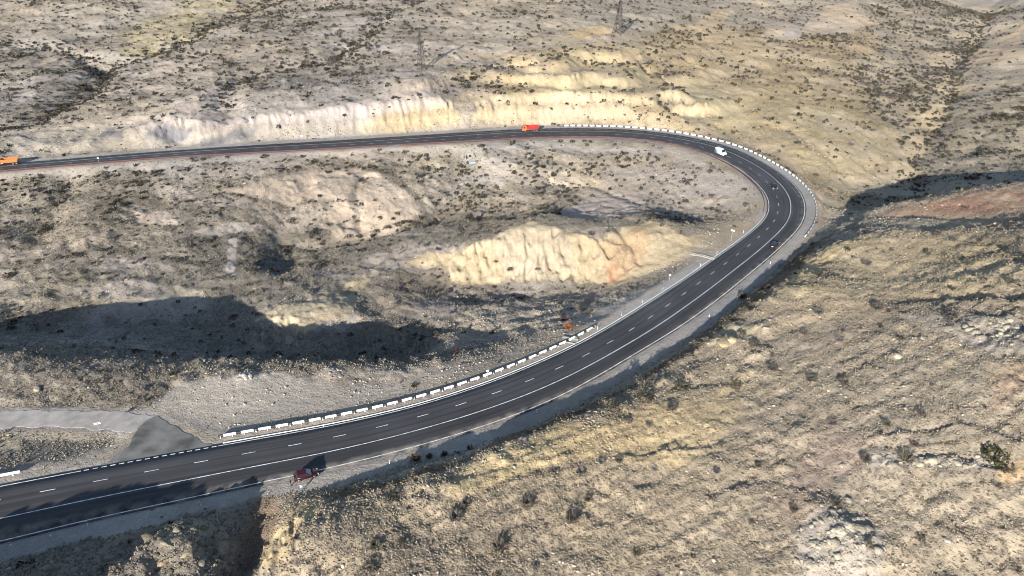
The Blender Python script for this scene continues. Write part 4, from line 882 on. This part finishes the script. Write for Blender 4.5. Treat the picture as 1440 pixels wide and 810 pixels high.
# ------------------------------------------------------------------ scattered cover
def srgb(h): return lin(h)
def leaf_clump(n_, size, seed, flat=.75, quad=False):
    g = np.random.default_rng(seed); th = g.random(n_) * 2 * np.pi; ph = np.arccos(g.random(n_) * .98); rr = .55 + .45 * g.random(n_) ** .5
    lob = 1 + .25 * np.sin(th * 3 + seed) + .15 * np.sin(th * 5 + 2 * seed)
    c = np.c_[np.sin(ph) * np.cos(th) * lob, np.sin(ph) * np.sin(th) * lob, np.cos(ph) * flat] * rr[:, None]
    V = []; F = []
    a_ = g.normal(size=(n_, 3)); a_ /= np.linalg.norm(a_, axis=1)[:, None]; b_ = g.normal(size=(n_, 3)); b_ = np.cross(a_, b_); b_ /= np.linalg.norm(b_, axis=1)[:, None]
    s = size * (.6 + .8 * g.random(n_))[:, None]
    v0 = c + a_ * s; v1 = c - a_ * s * .5 + b_ * s * .8; v2 = c - a_ * s * .5 - b_ * s * .8
    V = np.stack([v0, v1, v2], 1).reshape(-1, 3); F = np.arange(3 * n_).reshape(-1, 3); V[:, 2] = np.maximum(V[:, 2], -.1)
    return V, F
def twig_clump(n_, seed):                             # leafless grey shrub: fans of thin twigs
    g = np.random.default_rng(seed); V = []
    for i in range(n_):
        th = g.random() * 6.283; up = .35 + g.random() * .9; L = .7 + .4 * g.random(); d = np.array([np.cos(th), np.sin(th), up]); d /= np.linalg.norm(d)
        p0 = np.array([np.cos(th), np.sin(th), 0]) * .12 * g.random(); s = np.cross(d, g.normal(size=3)); s /= np.linalg.norm(s); w_ = .05
        m = p0 + d * L * .5; V += [p0 + s * w_, p0 - s * w_, p0 + d * L]
        for _ in range(3):
            e = d + g.normal(size=3) * .55; e /= np.linalg.norm(e); q = p0 + d * L * (.35 + .4 * g.random()); V += [q + s * w_ * .8, q - s * w_ * .8, q + e * L * .5]
    V = np.array(V); V[:, 2] = np.maximum(V[:, 2], -.05); return V, np.arange(len(V)).reshape(-1, 3)
def rock_tmpl(seed, sub=1):
    bm = bmesh.new(); bmesh.ops.create_icosphere(bm, subdivisions=sub, radius=1); g = np.random.default_rng(seed)
    pl = g.normal(size=(13, 3)); pl /= np.linalg.norm(pl, axis=1)[:, None]; dd = .45 + .35 * g.random(13)
    V = np.array([v.co[:] for v in bm.verts]); F = np.array([[v.index for v in f.verts] for f in bm.faces]); bm.free()
    for q, d in zip(pl, dd):
        k = V @ q; V = V - np.maximum(k - d, 0)[:, None] * q
    V += g.normal(size=V.shape) * .05; V = V * (.6 + .8 * g.random(3)); q_, _ = np.linalg.qr(g.normal(size=(3, 3))); V = V @ q_; V[:, 2] *= .8; return V, F
def merged(name, tm, pos, sc, rot, tints, mat, jit=.18, zs=None):
    """many copies of template meshes in one mesh"""
    VV = []; FF = []; TT = []; base = 0; n_ = len(pos); which = np.arange(n_) % len(tm)
    for q, (V, F) in enumerate(tm):
        m = which == q; P_ = pos[m]; S = sc[m]; r_ = rot[m]; c, s = np.cos(r_), np.sin(r_); t_ = tints[m]
        z = zs[m] if zs is not None else np.ones(len(S))
        X = (V[None, :, 0] * c[:, None] - V[None, :, 1] * s[:, None]) * S[:, None] + P_[:, 0:1]; Y = (V[None, :, 0] * s[:, None] + V[None, :, 1] * c[:, None]) * S[:, None] + P_[:, 1:2]; Z = V[None, :, 2] * (S * z)[:, None] + P_[:, 2:3]
        VV.append(np.stack([X, Y, Z], 2).reshape(-1, 3)); k = len(P_)
        FF.append((F[None] + (np.arange(k) * len(V))[:, None, None] + base).reshape(-1, 3)); base += k * len(V)
        j = 1 + jit * (np.random.default_rng(q).random((k, len(V) // 3 + 1, 1)).repeat(3, 1)[:, :len(V)] * 2 - 1)
        TT.append((t_[:, None, :] * j).reshape(-1, 3))
    o = mesh_np(name, np.vstack(VV), np.vstack(FF), mat, tint=np.clip(np.vstack(TT), .003, .9)); return o
M_VEG = vc_mat('dry_foliage', var=.25, bs=3); M_ROCK = vc_mat('limestone', var=.22, bump=.8, bs=2.5)
def candidates(n_, rmin, rmax, azm=52, power=1.0):
    """random ground points, seen or nearly seen"""
    a_ = np.radians((rng.random(n_) * 2 - 1) * azm); r_ = np.sqrt(rmin ** 2 + (rmax ** 2 - rmin ** 2) * rng.random(n_) ** power)
    return r_ * np.sin(a_), r_ * np.cos(a_)
def visible(x, y, z, mg=40):
    u, v, zc = proj(x, y, z); return (u > -mg) & (u < 1440 + mg) & (v > -mg) & (v < 810 + mg)
# dry tussock grass, one cover
tuft = []
for s in range(5):
    g = np.random.default_rng(40 + s); V = []
    for i in range(9):
        th = i / 9 * 6.283 + g.random() * .5; ln = .7 + .5 * g.random(); d = np.array([np.cos(th), np.sin(th), .75 + .5 * g.random()]); sd_ = np.array([-np.sin(th), np.cos(th), 0]) * .30
        V += [d * 0 + sd_ * .8 - [0, 0, .1], d * 0 - sd_ * .8 - [0, 0, .1], d * ln * .8]
    V = np.array(V); V[:, 2] *= .75; tuft.append((V, np.arange(len(V)).reshape(-1, 3)))
gx1, gy1 = candidates(330000, 68, 330, 54, 1.25)
_, g1, _ = zones(gx1, gy1); patch = .55 + .9 * vnoise(gx1 / 5, gy1 / 5, 2)
kp = (rng.random(len(gx1)) < g1 * patch * 1.05); gx1, gy1 = gx1[kp], gy1[kp]; gz1 = Hz(gx1, gy1); vz = visible(gx1, gy1, gz1); gx1, gy1, gz1 = gx1[vz], gy1[vz], gz1[vz]
cc, _, _ = zones(gx1, gy1); n_ = len(gx1); base = np.array([srgb('9c9078'), srgb('847a68'), srgb('b3a68c'), srgb('948b7d'), srgb('756d60')])[rng.integers(0, 5, n_)] * .6
tn = (base * .42 + cc * .62) * (.68 + .62 * rng.random((n_, 1)))
merged('tussock_grass', tuft, np.c_[gx1, gy1, gz1], .20 + .26 * rng.random(n_), rng.random(n_) * 6.28, tn, M_VEG)
tag(bpy.data.objects['tussock_grass'], 'dry straw coloured tussock grass covering the slopes', 'grass', kind='stuff')
print('tufts', n_)
gx2, gy2 = candidates(520000, 190, 860, 48, .9)
_, g2, _ = zones(gx2, gy2); o2, _ = inroad(gx2, gy2); kp = (o2 > 4.5) & (rng.random(len(gx2)) < (g2 + .05) * .9 * sst(gy2, 190, 260) * (.45 + 1.1 * vnoise(gx2 / 9, gy2 / 9, 1))); gx2, gy2 = gx2[kp], gy2[kp]; gz2 = Hz(gx2, gy2); vz = visible(gx2, gy2, gz2, 10); gx2, gy2, gz2 = gx2[vz], gy2[vz], gz2[vz]
tf2 = []
for s in range(3):
    g = np.random.default_rng(70 + s); V = []
    for i in range(5):
        th = i / 5 * 6.283 + g.random() * .5; d = np.array([np.cos(th), np.sin(th), .9]); sd_ = np.array([-np.sin(th), np.cos(th), 0]) * .5
        V += [sd_ - [0, 0, .15], -sd_ - [0, 0, .15], d * (.7 + .4 * g.random())]
    V = np.array(V); V[:, 2] *= .8; tf2.append((V, np.arange(15).reshape(-1, 3)))
n_ = len(gx2); cc, _, _ = zones(gx2, gy2); base = np.array([srgb('8d826e'), srgb('756c5c'), srgb('a09379'), srgb('7d7568'), srgb('655f54')])[rng.integers(0, 5, n_)] * .55
far_t = merged('far_tussock_grass', tf2, np.c_[gx2, gy2, gz2], .34 + .4 * rng.random(n_) ** 2, rng.random(n_) * 6.28, (base * .34 + cc * .62) * (.62 + .66 * rng.random((n_, 1))), M_VEG)
tag(far_t, 'dry tussocks speckling the far hillsides', 'grass', kind='stuff'); print('far tufts', n_)
# loose stones
rt = [rock_tmpl(s) for s in range(4)]
sx1, sy1 = candidates(60000, 68, 420, 52, 1.1); ccs, gg_, _ = zones(sx1, sy1); o_, sgn = inroad(sx1, sy1)
kp = (o_ > 5) & (gg_ > .001) & (vnoise(sx1 / 9, sy1 / 9, 3) > .52 + .2 * rng.random(len(sx1))); sx1, sy1, ccs = sx1[kp], sy1[kp], ccs[kp]; sz1 = Hz(sx1, sy1); vz = visible(sx1, sy1, sz1); sx1, sy1, sz1, ccs = sx1[vz], sy1[vz], sz1[vz], ccs[vz]
n_ = len(sx1); tn = (ccs * .5 + srgb('c9bfae') * .6 * .55) * (.8 + .4 * rng.random((n_, 1)))
st = merged('loose_stones', rt, np.c_[sx1, sy1, sz1], .12 + .38 * rng.random(n_) ** 3, rng.random(n_) * 6.28, tn, M_ROCK, .08)
tag(st, 'loose pale stones strewn over the slopes', 'stones', kind='stuff')
print('stones', n_)

# shrubs: the 300 largest in view are things, the rest is one cover
TW = [leaf_clump(90, .17, s) for s in range(4)]; TF = [leaf_clump(24, .36, 20 + s, .8) for s in range(5)]
xs, ys = candidates(700000, 68, 980, 50, .9); _, _, ss_ = zones(xs, ys)
dens_area = (math.radians(100) / 2) * (980 ** 2 - 68 ** 2) / 700000
gd = np.full(len(xs), 1e9)
for L, dep, wd in GU[:9]:
    gd = np.minimum(gd, seg_d(xs, ys, L) / wd)
ss_ = ss_ * (.55 + 1.1 * sst(vnoise(xs / 14, ys / 14, 1), .35, .75)) + np.exp(-gd ** 2) * .03
ss_ = ss_ * (1.6 + 2.9 * sst(ys, 200, 330))
kp = rng.random(len(xs)) < ss_ * dens_area; xs, ys = xs[kp], ys[kp]; zs_ = Hz(xs, ys); vz = visible(xs, ys, zs_, 10); xs, ys, zs_ = xs[vz], ys[vz], zs_[vz]; n_ = len(xs)
sz = (.32 + .7 * rng.random(n_) ** 2.2 + .9 * rng.random(n_) ** 14) * (1 + .55 * sst(ys, 200, 400))
pal = np.array([srgb('524c3e'), srgb('444336'), srgb('5f5846'), srgb('545050'), srgb('5e595e'), srgb('433f2f')]) * .55
tn = pal[rng.integers(0, 6, n_)] * (.8 + .4 * rng.random((n_, 1)))
u, v, zc = proj(xs, ys, zs_); app = sz / zc; order = np.argsort(-app)
# hand-placed bushes that the photo shows clearly: pixel, radius, height factor, colour, bare twigs?, label
BUSH = [((1396,646),2.1,1.0,'3f4226',0,'round dark green bush on the near slope at the right edge'),((1216,648),1.1,1.3,'54504a',1,'bare grey bush left of the pale ledges on the right slope'),((1272,650),1.4,1.2,'625c50',1,'bare bush in the middle of the pale ledges on the right slope'),
 ((1284,628),.8,1,'57524c',1,'small bush at the upper end of the pale ledges'),((1245,598),.9,1,'5a564c',1,'small grey bush above the pale ledges'),((1170,596),1,.8,'6b5a5c',1,'low purplish bush left above the pale ledges'),((1292,762),.9,1,'4c4a40',0,'dark bush beside small white rocks near the bottom right'),((1065,658),.7,1,'575048',1,'small bare bush left of centre on the right slope'),((1007,664),.7,1,'55505a',1,'small bush on the yellow patch of the right slope'),
 ((1115,720),.9,1.3,'56524a',1,'bush on the upper left corner of the white outcrop'),((1175,712),.9,1.2,'56524a',1,'bush on the top of the white outcrop'),((1056,738),.6,1,'4e4a44',0,'small dark bush left of the white outcrop'),((1399,684),.9,.8,'6a665e',1,'low grey bush below the round green bush'),((1297,585),.7,1,'57524a',0,'small dark bush high on the right slope'),
 ((740,712),1.3,1.4,'6a6258',1,'large bare bush with long shadow in the lower middle'),((803,735),1.3,1.4,'5e584e',1,'bare bush right of the largest bare one at the lower middle'),((826,706),.8,1.3,'5a5448',1,'small bush on the slope right of the bare pair'),((702,775),1.4,1.4,'5f5a50',1,'bare bush near the bottom centre'),((640,730),1.4,1.2,'66605c',1,'grey bush in the rough patch below the shaded bank'),((655,712),1.0,1.2,'5a554e',1,'bush just below the shaded bank, left of centre'),((528,770),1.1,1.3,'5c584c',1,'bush at the bottom left of the near slope'),((520,800),1.2,1.2,'54504a',0,'dark bush cut by the bottom edge left of centre'),((895,780),.9,1,'5a5448',1,'small bush near the bottom, right of centre'),((920,662),.8,.8,'7a7570',1,'grey bush in the yellow patch by the slope crest'),((817,665),1.0,.8,'6e6866',1,'purplish bush under the yellow rocks'),((845,652),.9,.8,'736e6c',1,'pale grey bush beside the yellow rocks'),((870,650),.9,.8,'5e584e',1,'low bush right of the yellow rocks'),((912,598),.9,.8,'66605a',1,'small bush on the pale flat of the near slope'),((735,621),.9,.8,'7b767a',1,'lavender grey bush on the crest by the road shoulder'),((697,633),.8,.8,'6e6a64',1,'grey bush on the crest left of the lavender one'),
 ((585,648),1.2,1.3,'544c40',1,'bushy clump on the shaded bank beside the shoulder'),((604,645),.8,1.2,'544c40',1,'second bushy clump on the shaded bank'),((625,641),.8,1.2,'544c40',1,'third bushy clump on the shaded bank'),((1043,420),1.3,1.6,'4e463c',1,'lone dark bush on the edge of the shaded bank by the lower shoulder'),
 ((1218,372),1.5,.9,'5e5a56',1,'grey bush on the flat above the bend, near slope'),((1317,331),1.4,.9,'50504c',0,'dark grey bush near the top of the right ridge'),((1426,360),2.0,.9,'53524e',1,'large grey bush at the right edge below the ridge'),((1360,372),1.3,.9,'57544e',1,'grey bush on the right ridge left of the large one'),((1305,358),1.0,.9,'5a5750',1,'small grey bush on the right ridge'),((1340,340),1.0,.9,'5a5a54',0,'small olive bush on the right ridge'),((1421,398),1.2,.8,'57544c',1,'low bush above the long dark ledge at the right edge'),((1150,440),1.5,.8,'5d5a58',1,'grey bush in the dark streak across the near slope'),((1335,450),1.9,.9,'4d4846',0,'large dark bush in front of the ledge at right'),((1232,435),1.6,.8,'544f4a',1,'bush at the left end of the long ledge'),((1130,470),1.0,.8,'605b55',1,'small bush under the dark streak'),((1085,520),1.3,.8,'57524a',1,'bush on the mid slope below the boulders'),((1140,535),1.4,.9,'57544c',1,'dark bush in the middle of the near slope'),((1185,540),1.2,.9,'5a554c',1,'bush right of the middle of the near slope'),((1180,480),1.0,.8,'6a6462',1,'purplish low bush on the near slope'),((1060,486),1.4,.9,'545048',0,'dark bush right of the pale boulders'),((1043,470),1.0,.8,'56504a',0,'bush between the pale boulders'),((860,575),1.7,1.0,'4d493e',0,'large dark bush above the crest by the shaded bank'),((905,560),2.0,.9,'54503f',0,'wide olive bush patch on the crest'),((960,548),1.8,.9,'55503f',0,'wide bush right of the olive patch on the crest'),((945,575),1.2,.9,'5c5850',1,'bush below the wide crest bushes'),((1035,545),1.2,.9,'4f4b3e',0,'dark bush where the crest meets the slope'),
 ((1236,132),1.9,.9,'46422c',0,'large dark olive bush alone on the far yellow slope'),((1036,144),1.8,.9,'4c4024',0,'brown olive bush on the far slope above the bend'),((1121,202),1.7,.9,'48464a',0,'dark round bush on the far slope right of the van'),((1197,204),1.6,.8,'6e626c',1,'purplish bush low on the far slope'),((1226,184),1.3,.9,'56545a',0,'grey bush on the middle of the far slope'),((1141,126),1.2,.9,'48483e',0,'dark bush on the far slope above the middle'),((1180,131),1.2,.9,'4c4e42',0,'green grey bush left of the large olive one'),((1000,141),1.3,.9,'565c48',0,'green bush at the foot of the yellow scar'),((1075,167),1.2,.9,'5c5662',1,'lavender bush above the guard rail bend'),((1101,207),1.2,.9,'5a565c',1,'small lavender bush near the outer guard rail'),((1147,248),1.5,.9,'5a564c',0,'bush just outside the tight bend'),((1296,226),1.6,1,'4e4c44',0,'bush in the gully at right'),((1317,244),1.4,.9,'55534a',0,'bush right of the gully on the far slope'),
 ((800,462),1.3,1.2,'a4561a',0,'bright orange brown dry bush behind the end of the near guard rail'),((794,450),1.6,1.0,'5a4e4e',1,'purplish bare bush just above the orange bush'),((818,436),1.4,.9,'565048',1,'dark bush at the edge of the grey gravel strip'),((640,497),1.0,.8,'7a3a24',0,'low rust red bush at the edge of the big shadow'),((788,200),1.3,1,'4a3c2c',0,'dark brown round bush on the inner verge under the red truck'),((805,200),1.3,1,'46423a',0,'second dark bush on the inner verge'),((822,199),1.1,1,'46402f',0,'third dark bush on the inner verge'),((830,200),1.0,1,'4a3f2c',0,'rightmost dark bush on the inner verge'),((328,447),1.4,.8,'5a3434',0,'dark red low bush on the sunny bank above the shadow'),((560,318),1.8,.9,'4f4438',0,'brown bush at the foot of the white cliff'),((545,322),1.6,.9,'4f473c',0,'second brown bush at the foot of the white cliff'),((530,326),1.4,.9,'524a40',0,'third brown bush at the foot of the white cliff'),((585,317),1.5,.9,'4c4438',0,'dark bush right of the brown ones at the cliff foot'),((490,335),1.5,.9,'54402f',0,'leftmost brown bush under the white cliff'),((717,380),1.0,.9,'4e4a36',0,'dark bush on the lower face of the yellow cliff'),((697,371),.8,.9,'4e4a3c',0,'small bush on the left of the yellow cliff face'),((757,382),.9,.9,'4a4636',0,'small bush at the foot of the yellow cliff'),((832,330),1.4,.9,'605a60',1,'grey purple bush on top of the yellow cliff'),((412,312),2.0,1,'4a463c',0,'large dark bush in the gully left of the white cliff'),((440,330),1.8,1,'4c473c',0,'dark bush at the head of the gully'),((405,352),2.0,1,'4b463c',0,'dark bush low in the gully'),((60,328),2.2,.9,'47443a',0,'large dark bush in the hollow at far left'),((75,290),1.8,.9,'4b483c',0,'dark bush on the far left bank'),((12,390),2.0,.9,'45433a',0,'dark bush at the left edge above the shadow'),((55,368),1.0,.9,'4d4a40',0,'round bush near the left edge')]
M_GRN = {}
def bush(i, px, r_, zf, hx, bare, label):
    p = hit(*px); o = empty('shrub', p, random.random() * 6); tag(o, label, 'shrub')
    c = srgb(hx) * (.85 if bare else .6)
    V, F = (leaf_clump(150, .13, 300 + i, .85)) if not bare else twig_clump(110, 300 + i)
    V = V * r_ * 1.15; V[:, 2] *= zf; g = np.random.default_rng(i); t_ = c[None] * (1 + .3 * (g.random((len(V) // 3, 1)).repeat(3, 0) * 2 - 1))
    mesh_np('foliage' if not bare else 'twigs', V, F, M_VEG, tint=t_, parent=o)
    V, F = twig_clump(14, 900 + i); V = V * r_ * .75; V[:, 2] *= zf; mesh_np('stem', V, F, M_VEG, tint=np.tile(srgb('6a5f50') * .5, (len(V), 1)), parent=o)
for i, b_ in enumerate(BUSH): bush(i, *b_)
NB = max(0, 296 - len(BUSH))
TP = [mesh_np('shrub', V, F, M_VEG, tint=np.tile(pal[i % 6], (len(V), 1)) * (1 + .3 * (np.random.default_rng(i).random((len(V) // 3, 1)).repeat(3, 0) * 2 - 1))) for i, (V, F) in enumerate([leaf_clump(110, .16, 60 + s) if s % 3 else twig_clump(50, 60 + s) for s in range(9)])]
used = [False] * 9
LM = [((14,226),'the orange tipper truck'),((746,182),'the red tipper truck'),((1012,215),'the white van'),((1088,262),'the oncoming black car'),((1089,345),'the outer black car'),((430,668),'the parked maroon car'),((593,75),'the slender pylon'),((869,25),'the broad pylon'),((663,218),'the white culvert'),((985,360),'the concrete chute'),((800,462),'the orange dry bush'),((1028,330),'the tall pale road sign'),((142,600),'the sign by the side road'),((1396,640),'the round green bush'),((1185,770),'the white rock outcrop'),((258,765),'the bottom left rock outcrop'),((1078,462),'the largest pale boulder'),((1300,640),'the pale rock ledges'),((345,528),'the white boulder pile'),((466,522),'the white bank boulder'),((578,416),'the orange tinted boulder'),((327,360),'the bare pale strip'),((430,450),'the sunny tan spur'),((540,290),'the white cliff'),((780,360),'the middle of the yellow cliff'),((650,380),'the left end of the yellow cliff'),((900,350),'the right end of the yellow cliff'),((840,285),'the pale bare ledge'),((235,305),'the small pale scar'),((200,630),'the dark junction apron'),((315,608),'the near rail start'),((860,468),'the near rail end'),((1236,132),'the lone olive bush'),((1290,240),'the right hand gully'),((1340,290),'the reddish ridge'),((1350,430),'the long dark ledge'),((1150,40),'the orange cliff at top'),((1400,75),'the tan cliff at top right'),((220,190),'the dark gravel heap'),((560,165),'the yellow cutting'),((400,170),'the pale cutting'),((60,450),'the left end of valley shadow'),((250,470),'the middle of valley shadow'),((550,490),'the right end of valley shadow'),((740,620),'the lavender crest bush'),((800,735),'the bottom pair of bare bushes'),((60,130),'the dark left ravine'),((410,320),'the bushy gully'),((60,320),'the far left hollow'),((1000,230),'the inside of the bend'),((850,220),'the inner verge')]
LMP = np.array([a_ for a_, _ in LM], float); ORD = ['nearest', 'second', 'third', 'fourth', 'fifth', 'sixth', 'seventh', 'eighth', 'ninth', 'tenth', 'eleventh', 'twelfth', 'thirteenth', 'fourteenth', 'fifteenth', 'sixteenth']
todo = []
def relabel():
    G_ = {}
    for o, uu, vv, kind_ in todo:
        d = np.hypot(LMP[:, 0] - uu, LMP[:, 1] - vv); i = int(d.argmin()); dx, dy = uu - LMP[i, 0], vv - LMP[i, 1]
        w_ = ('left of' if dx < 0 else 'right of') if abs(dx) > 2 * abs(dy) else ('above' if dy < 0 else 'below') if abs(dy) > 2 * abs(dx) else ('above left of' if dx < 0 else 'above right of') if dy < 0 else ('below left of' if dx < 0 else 'below right of')
        G_.setdefault((kind_, w_, i), []).append((d[i], o))
    for (kind_, w_, i), L in G_.items():
        L.sort(key=lambda q: q[0])
        for n_, (d, o) in enumerate(L): tag(o, f'{ORD[min(n_, 15)]} {kind_} shrub {w_} {LM[i][1]}' if len(L) > 1 else f'{kind_} shrub {w_} {LM[i][1]}', 'shrub', 'dry shrubs on the slopes')
near_b = np.array([hit(*b_[0])[:2] for b_ in BUSH]); cnt = 0
rest = []
for k in order:
    if ((near_b - np.array([xs[k], ys[k]])) ** 2).sum(1).min() < 4: continue
    if cnt < NB:
        q = int(rng.integers(0, 9)); o = TP[q] if not used[q] else TP[q].copy()
        if used[q]: COL.objects.link(o)
        used[q] = True
        o.location = (xs[k], ys[k], zs_[k]); o.rotation_euler = (0, 0, rng.random() * 6.28); s = sz[k]; o.scale = (s, s, s * (.8 + .4 * rng.random()))
        todo.append((o, u[k], v[k], 'bare twiggy' if q % 3 == 0 else 'small leafy')); cnt += 1
    else: rest.append(k)
rest = np.array(rest); relabel()
o = merged('scrub', TF, np.c_[xs, ys, zs_][rest], sz[rest] * .84, rng.random(len(rest)) * 6.28, tn[rest], M_VEG, .3, zs=np.full(len(rest), 1.5))
tag(o, 'small dark dry shrubs dotted over all the hillsides', 'scrub', kind='stuff'); print('shrubs', n_)

# boulders: pixel, radius, flattening, colour, label
BLD = [((1078,462),1.9,.7,'c4b8a4','largest pale boulder on the slope right of the bend approach'),((1046,452),1.3,.7,'b8ad9a','pale boulder left above the largest one'),((1018,480),2.4,.5,'d6c39c','flat yellow boulder by the shaded bank'),((1062,452),1.0,.7,'b5aa98','small boulder between the two pale boulders'),((578,416),1.1,.8,'c79a74','orange tinted boulder on the scrub below the yellow cliff'),((583,437),.8,.8,'c2b7a4','pale boulder under the orange tinted one'),((262,523),1.1,.8,'c9b992','yellowish boulder on the crest above the gravel yard'),((243,528),1.2,.8,'c9bda4','pale boulder left of the yellowish one'),((288,509),.8,.9,'d2cabb','small white boulder at the foot of the valley shadow'),((345,531),1.6,.7,'d8d3c8','white boulder pile top on the gravel yard edge'),((338,535),1.0,.7,'d3cdc0','smaller white boulder beside the white pile'),((466,524),1.8,.7,'d5cdbd','white boulder on the bank right of the gravel yard'),((478,528),1.1,.7,'cfc6b4','smaller boulder beside the white boulder on the bank'),((52,545),1.3,.7,'bfb4a0','pale boulder in the scrub at far left'),((10,618),1.6,.6,'d0bd94','yellow boulder at the left edge by the side road'),
 ((232,790),1.5,.8,'c2a98a','tan boulder at the foot of the bottom left outcrop'),((265,735),1.1,.8,'c49a84','pink boulder on top of the bottom left outcrop'),((278,741),.9,.8,'b9a08c','pinkish boulder beside the top pink one'),((250,748),1.5,.8,'a89e8c','grey boulder in the bottom left outcrop'),((235,765),1.6,.8,'b0a48e','large grey boulder in the bottom left outcrop'),((262,775),1.7,.8,'b8aa90','largest boulder in the bottom left outcrop'),((290,760),1.2,.8,'9a917f','dark boulder right in the outcrop'),((280,790),1.3,.8,'a59a86','boulder low in the outcrop'),((248,800),1.2,.8,'a89c86','boulder at the bottom edge of the outcrop'),((220,775),1.1,.8,'9c9280','boulder on the left flank of the outcrop'),((300,777),.8,.8,'a1977f','small boulder right of the outcrop'),((150,790),1.6,.6,'948c7c','flat grey boulder left of the outcrop'),((125,760),1.2,.6,'8f8778','flat boulder in the shaded scrub'),((310,735),.8,.7,'8f8778','small boulder below the shaded shoulder'),
 ((1180,745),2.2,.5,'cfc6b2','largest white rock of the outcrop at bottom right'),((1150,765),1.8,.6,'c7bda8','white rock on the left of the outcrop'),((1205,765),1.8,.5,'cbc1ac','white rock right in the outcrop'),((1140,795),1.6,.6,'c4baa6','white rock low in the outcrop'),((1180,790),1.9,.5,'cac0ab','broad white rock low in the outcrop'),((1225,790),1.4,.6,'c0b6a1','white rock at the right foot of the outcrop'),((1160,735),1.1,.7,'bfb5a2','rock at the top of the outcrop'),((1332,760),1.0,.7,'d2c2ba','pinkish white rock near the bottom right'),((1348,757),.8,.7,'cbbcb4','small pinkish rock beside the larger one'),((1362,762),.7,.7,'c9bcb0','smallest of the pinkish rocks'),
 ((310,404),.9,.9,'ded6c8','white round boulder on the slope above the valley'),((323,405),.8,.9,'ded6c8','second white boulder beside the round one'),((125,360),.9,.8,'d6cbb8','white boulder on the left slope'),((192,342),.9,.8,'d2c6b2','white boulder on the middle of the left slope'),((438,313),.8,1,'d9cfbd','white boulder at the gully head'),((98,222),.9,.8,'dcd2c0','white boulder on the bench beside the orange truck'),((345,257),1.1,.7,'d6cbb8','pale boulder on the slope under the straight road'),((770,535),.5,.8,'b5aa98','small stone by the near guard rail'),((275,526),.7,.8,'c2b7a0','small boulder right of the yellowish one'),((600,440),.8,.8,'c9bfae','pale boulder in the scrub under the cliff'),((640,435),.7,.8,'c4baa6','small boulder in the scrub left of the gravel strip'),((560,425),.7,.8,'bdb29e','grey boulder left of the orange tinted one'),
 ((1290,640),1.2,.4,'c9bfa8','flat ledge stone in the pale ledges'),((1310,652),1.6,.35,'cfc5b0','long flat ledge stone in the pale ledges'),((1345,650),1.6,.35,'cbc1ac','long ledge stone right in the pale ledges'),((1250,655),1.2,.4,'c6bca6','ledge stone at the left of the pale ledges'),((1410,450),1.6,.4,'c9c0ac','ledge stone at the right edge under the big bush'),((1370,455),1.5,.4,'c6bda8','ledge stone left of the edge one'),((1330,470),1.2,.5,'c2b8a3','ledge stone below the dark bush')]
g = np.random.default_rng(77)
OUTC = [((258,768),46,34,20,1.0,'958a77'),((1180,765),55,38,30,.9,'c6bca8'),((1310,650),75,9,16,.8,'c9bfa8'),((1400,462),60,22,14,.9,'c4bba6'),((1060,460),40,14,10,.8,'bdb29e'),((345,530),14,6,5,.6,'d3cdc0'),((468,524),16,6,5,.6,'cdc3b2'),((1015,478),22,7,5,.8,'cdbb96')]
RX = []; RC = []; RS = []
for (cx_, cy_), wx, wy, n__, sz_, hx in OUTC:
    for _ in range(n__ * 6):
        a_ = g.normal(size=2) * .5; q = base_hit(cx_ + a_[0] * wx * 1.25, cy_ + a_[1] * wy * 1.25); RX.append(q); RC.append(srgb(hx) * .42 * (.8 + .4 * g.random())); RS.append(1.2 * sz_ * (.18 + .6 * g.random() ** 2 + 1.3 * g.random() ** 9))
RX = np.array(RX); oc = merged('outcrop_rubble', [rock_tmpl(80 + s, 1) for s in range(8)], np.c_[RX, Hz(RX[:, 0], RX[:, 1]) - np.array(RS) * .25], np.array(RS), g.random(len(RX)) * 6.28, np.array(RC), M_ROCK, .05)
tag(oc, 'broken angular rubble heaped round the rock outcrops', 'rubble', kind='stuff')
for i, (px, r_, fl, hx, lab) in enumerate(BLD):
    p = hit(*px); V, F = rock_tmpl(500 + i, 2); g = np.random.default_rng(i); d = np.linalg.norm(V, axis=1)[:, None]
    V = V * (1 + .12 * fbm(V[:, 0] * 3 + i, V[:, 1] * 3 + V[:, 2] * 2, 1.2, 3)[:, None]) * r_ * .8; V[:, 0] *= 1.25; V[:, 2] *= fl
    o = mesh_np('boulder', V, F, M_ROCK, tint=np.tile(srgb(hx) * .42, (len(V), 1))); o.location = p - Vector((0, 0, .28 * r_ * fl)); o.rotation_euler = (0, 0, g.random() * 6.28); tag(o, lab, 'boulder')
print('done', len(scn.objects))
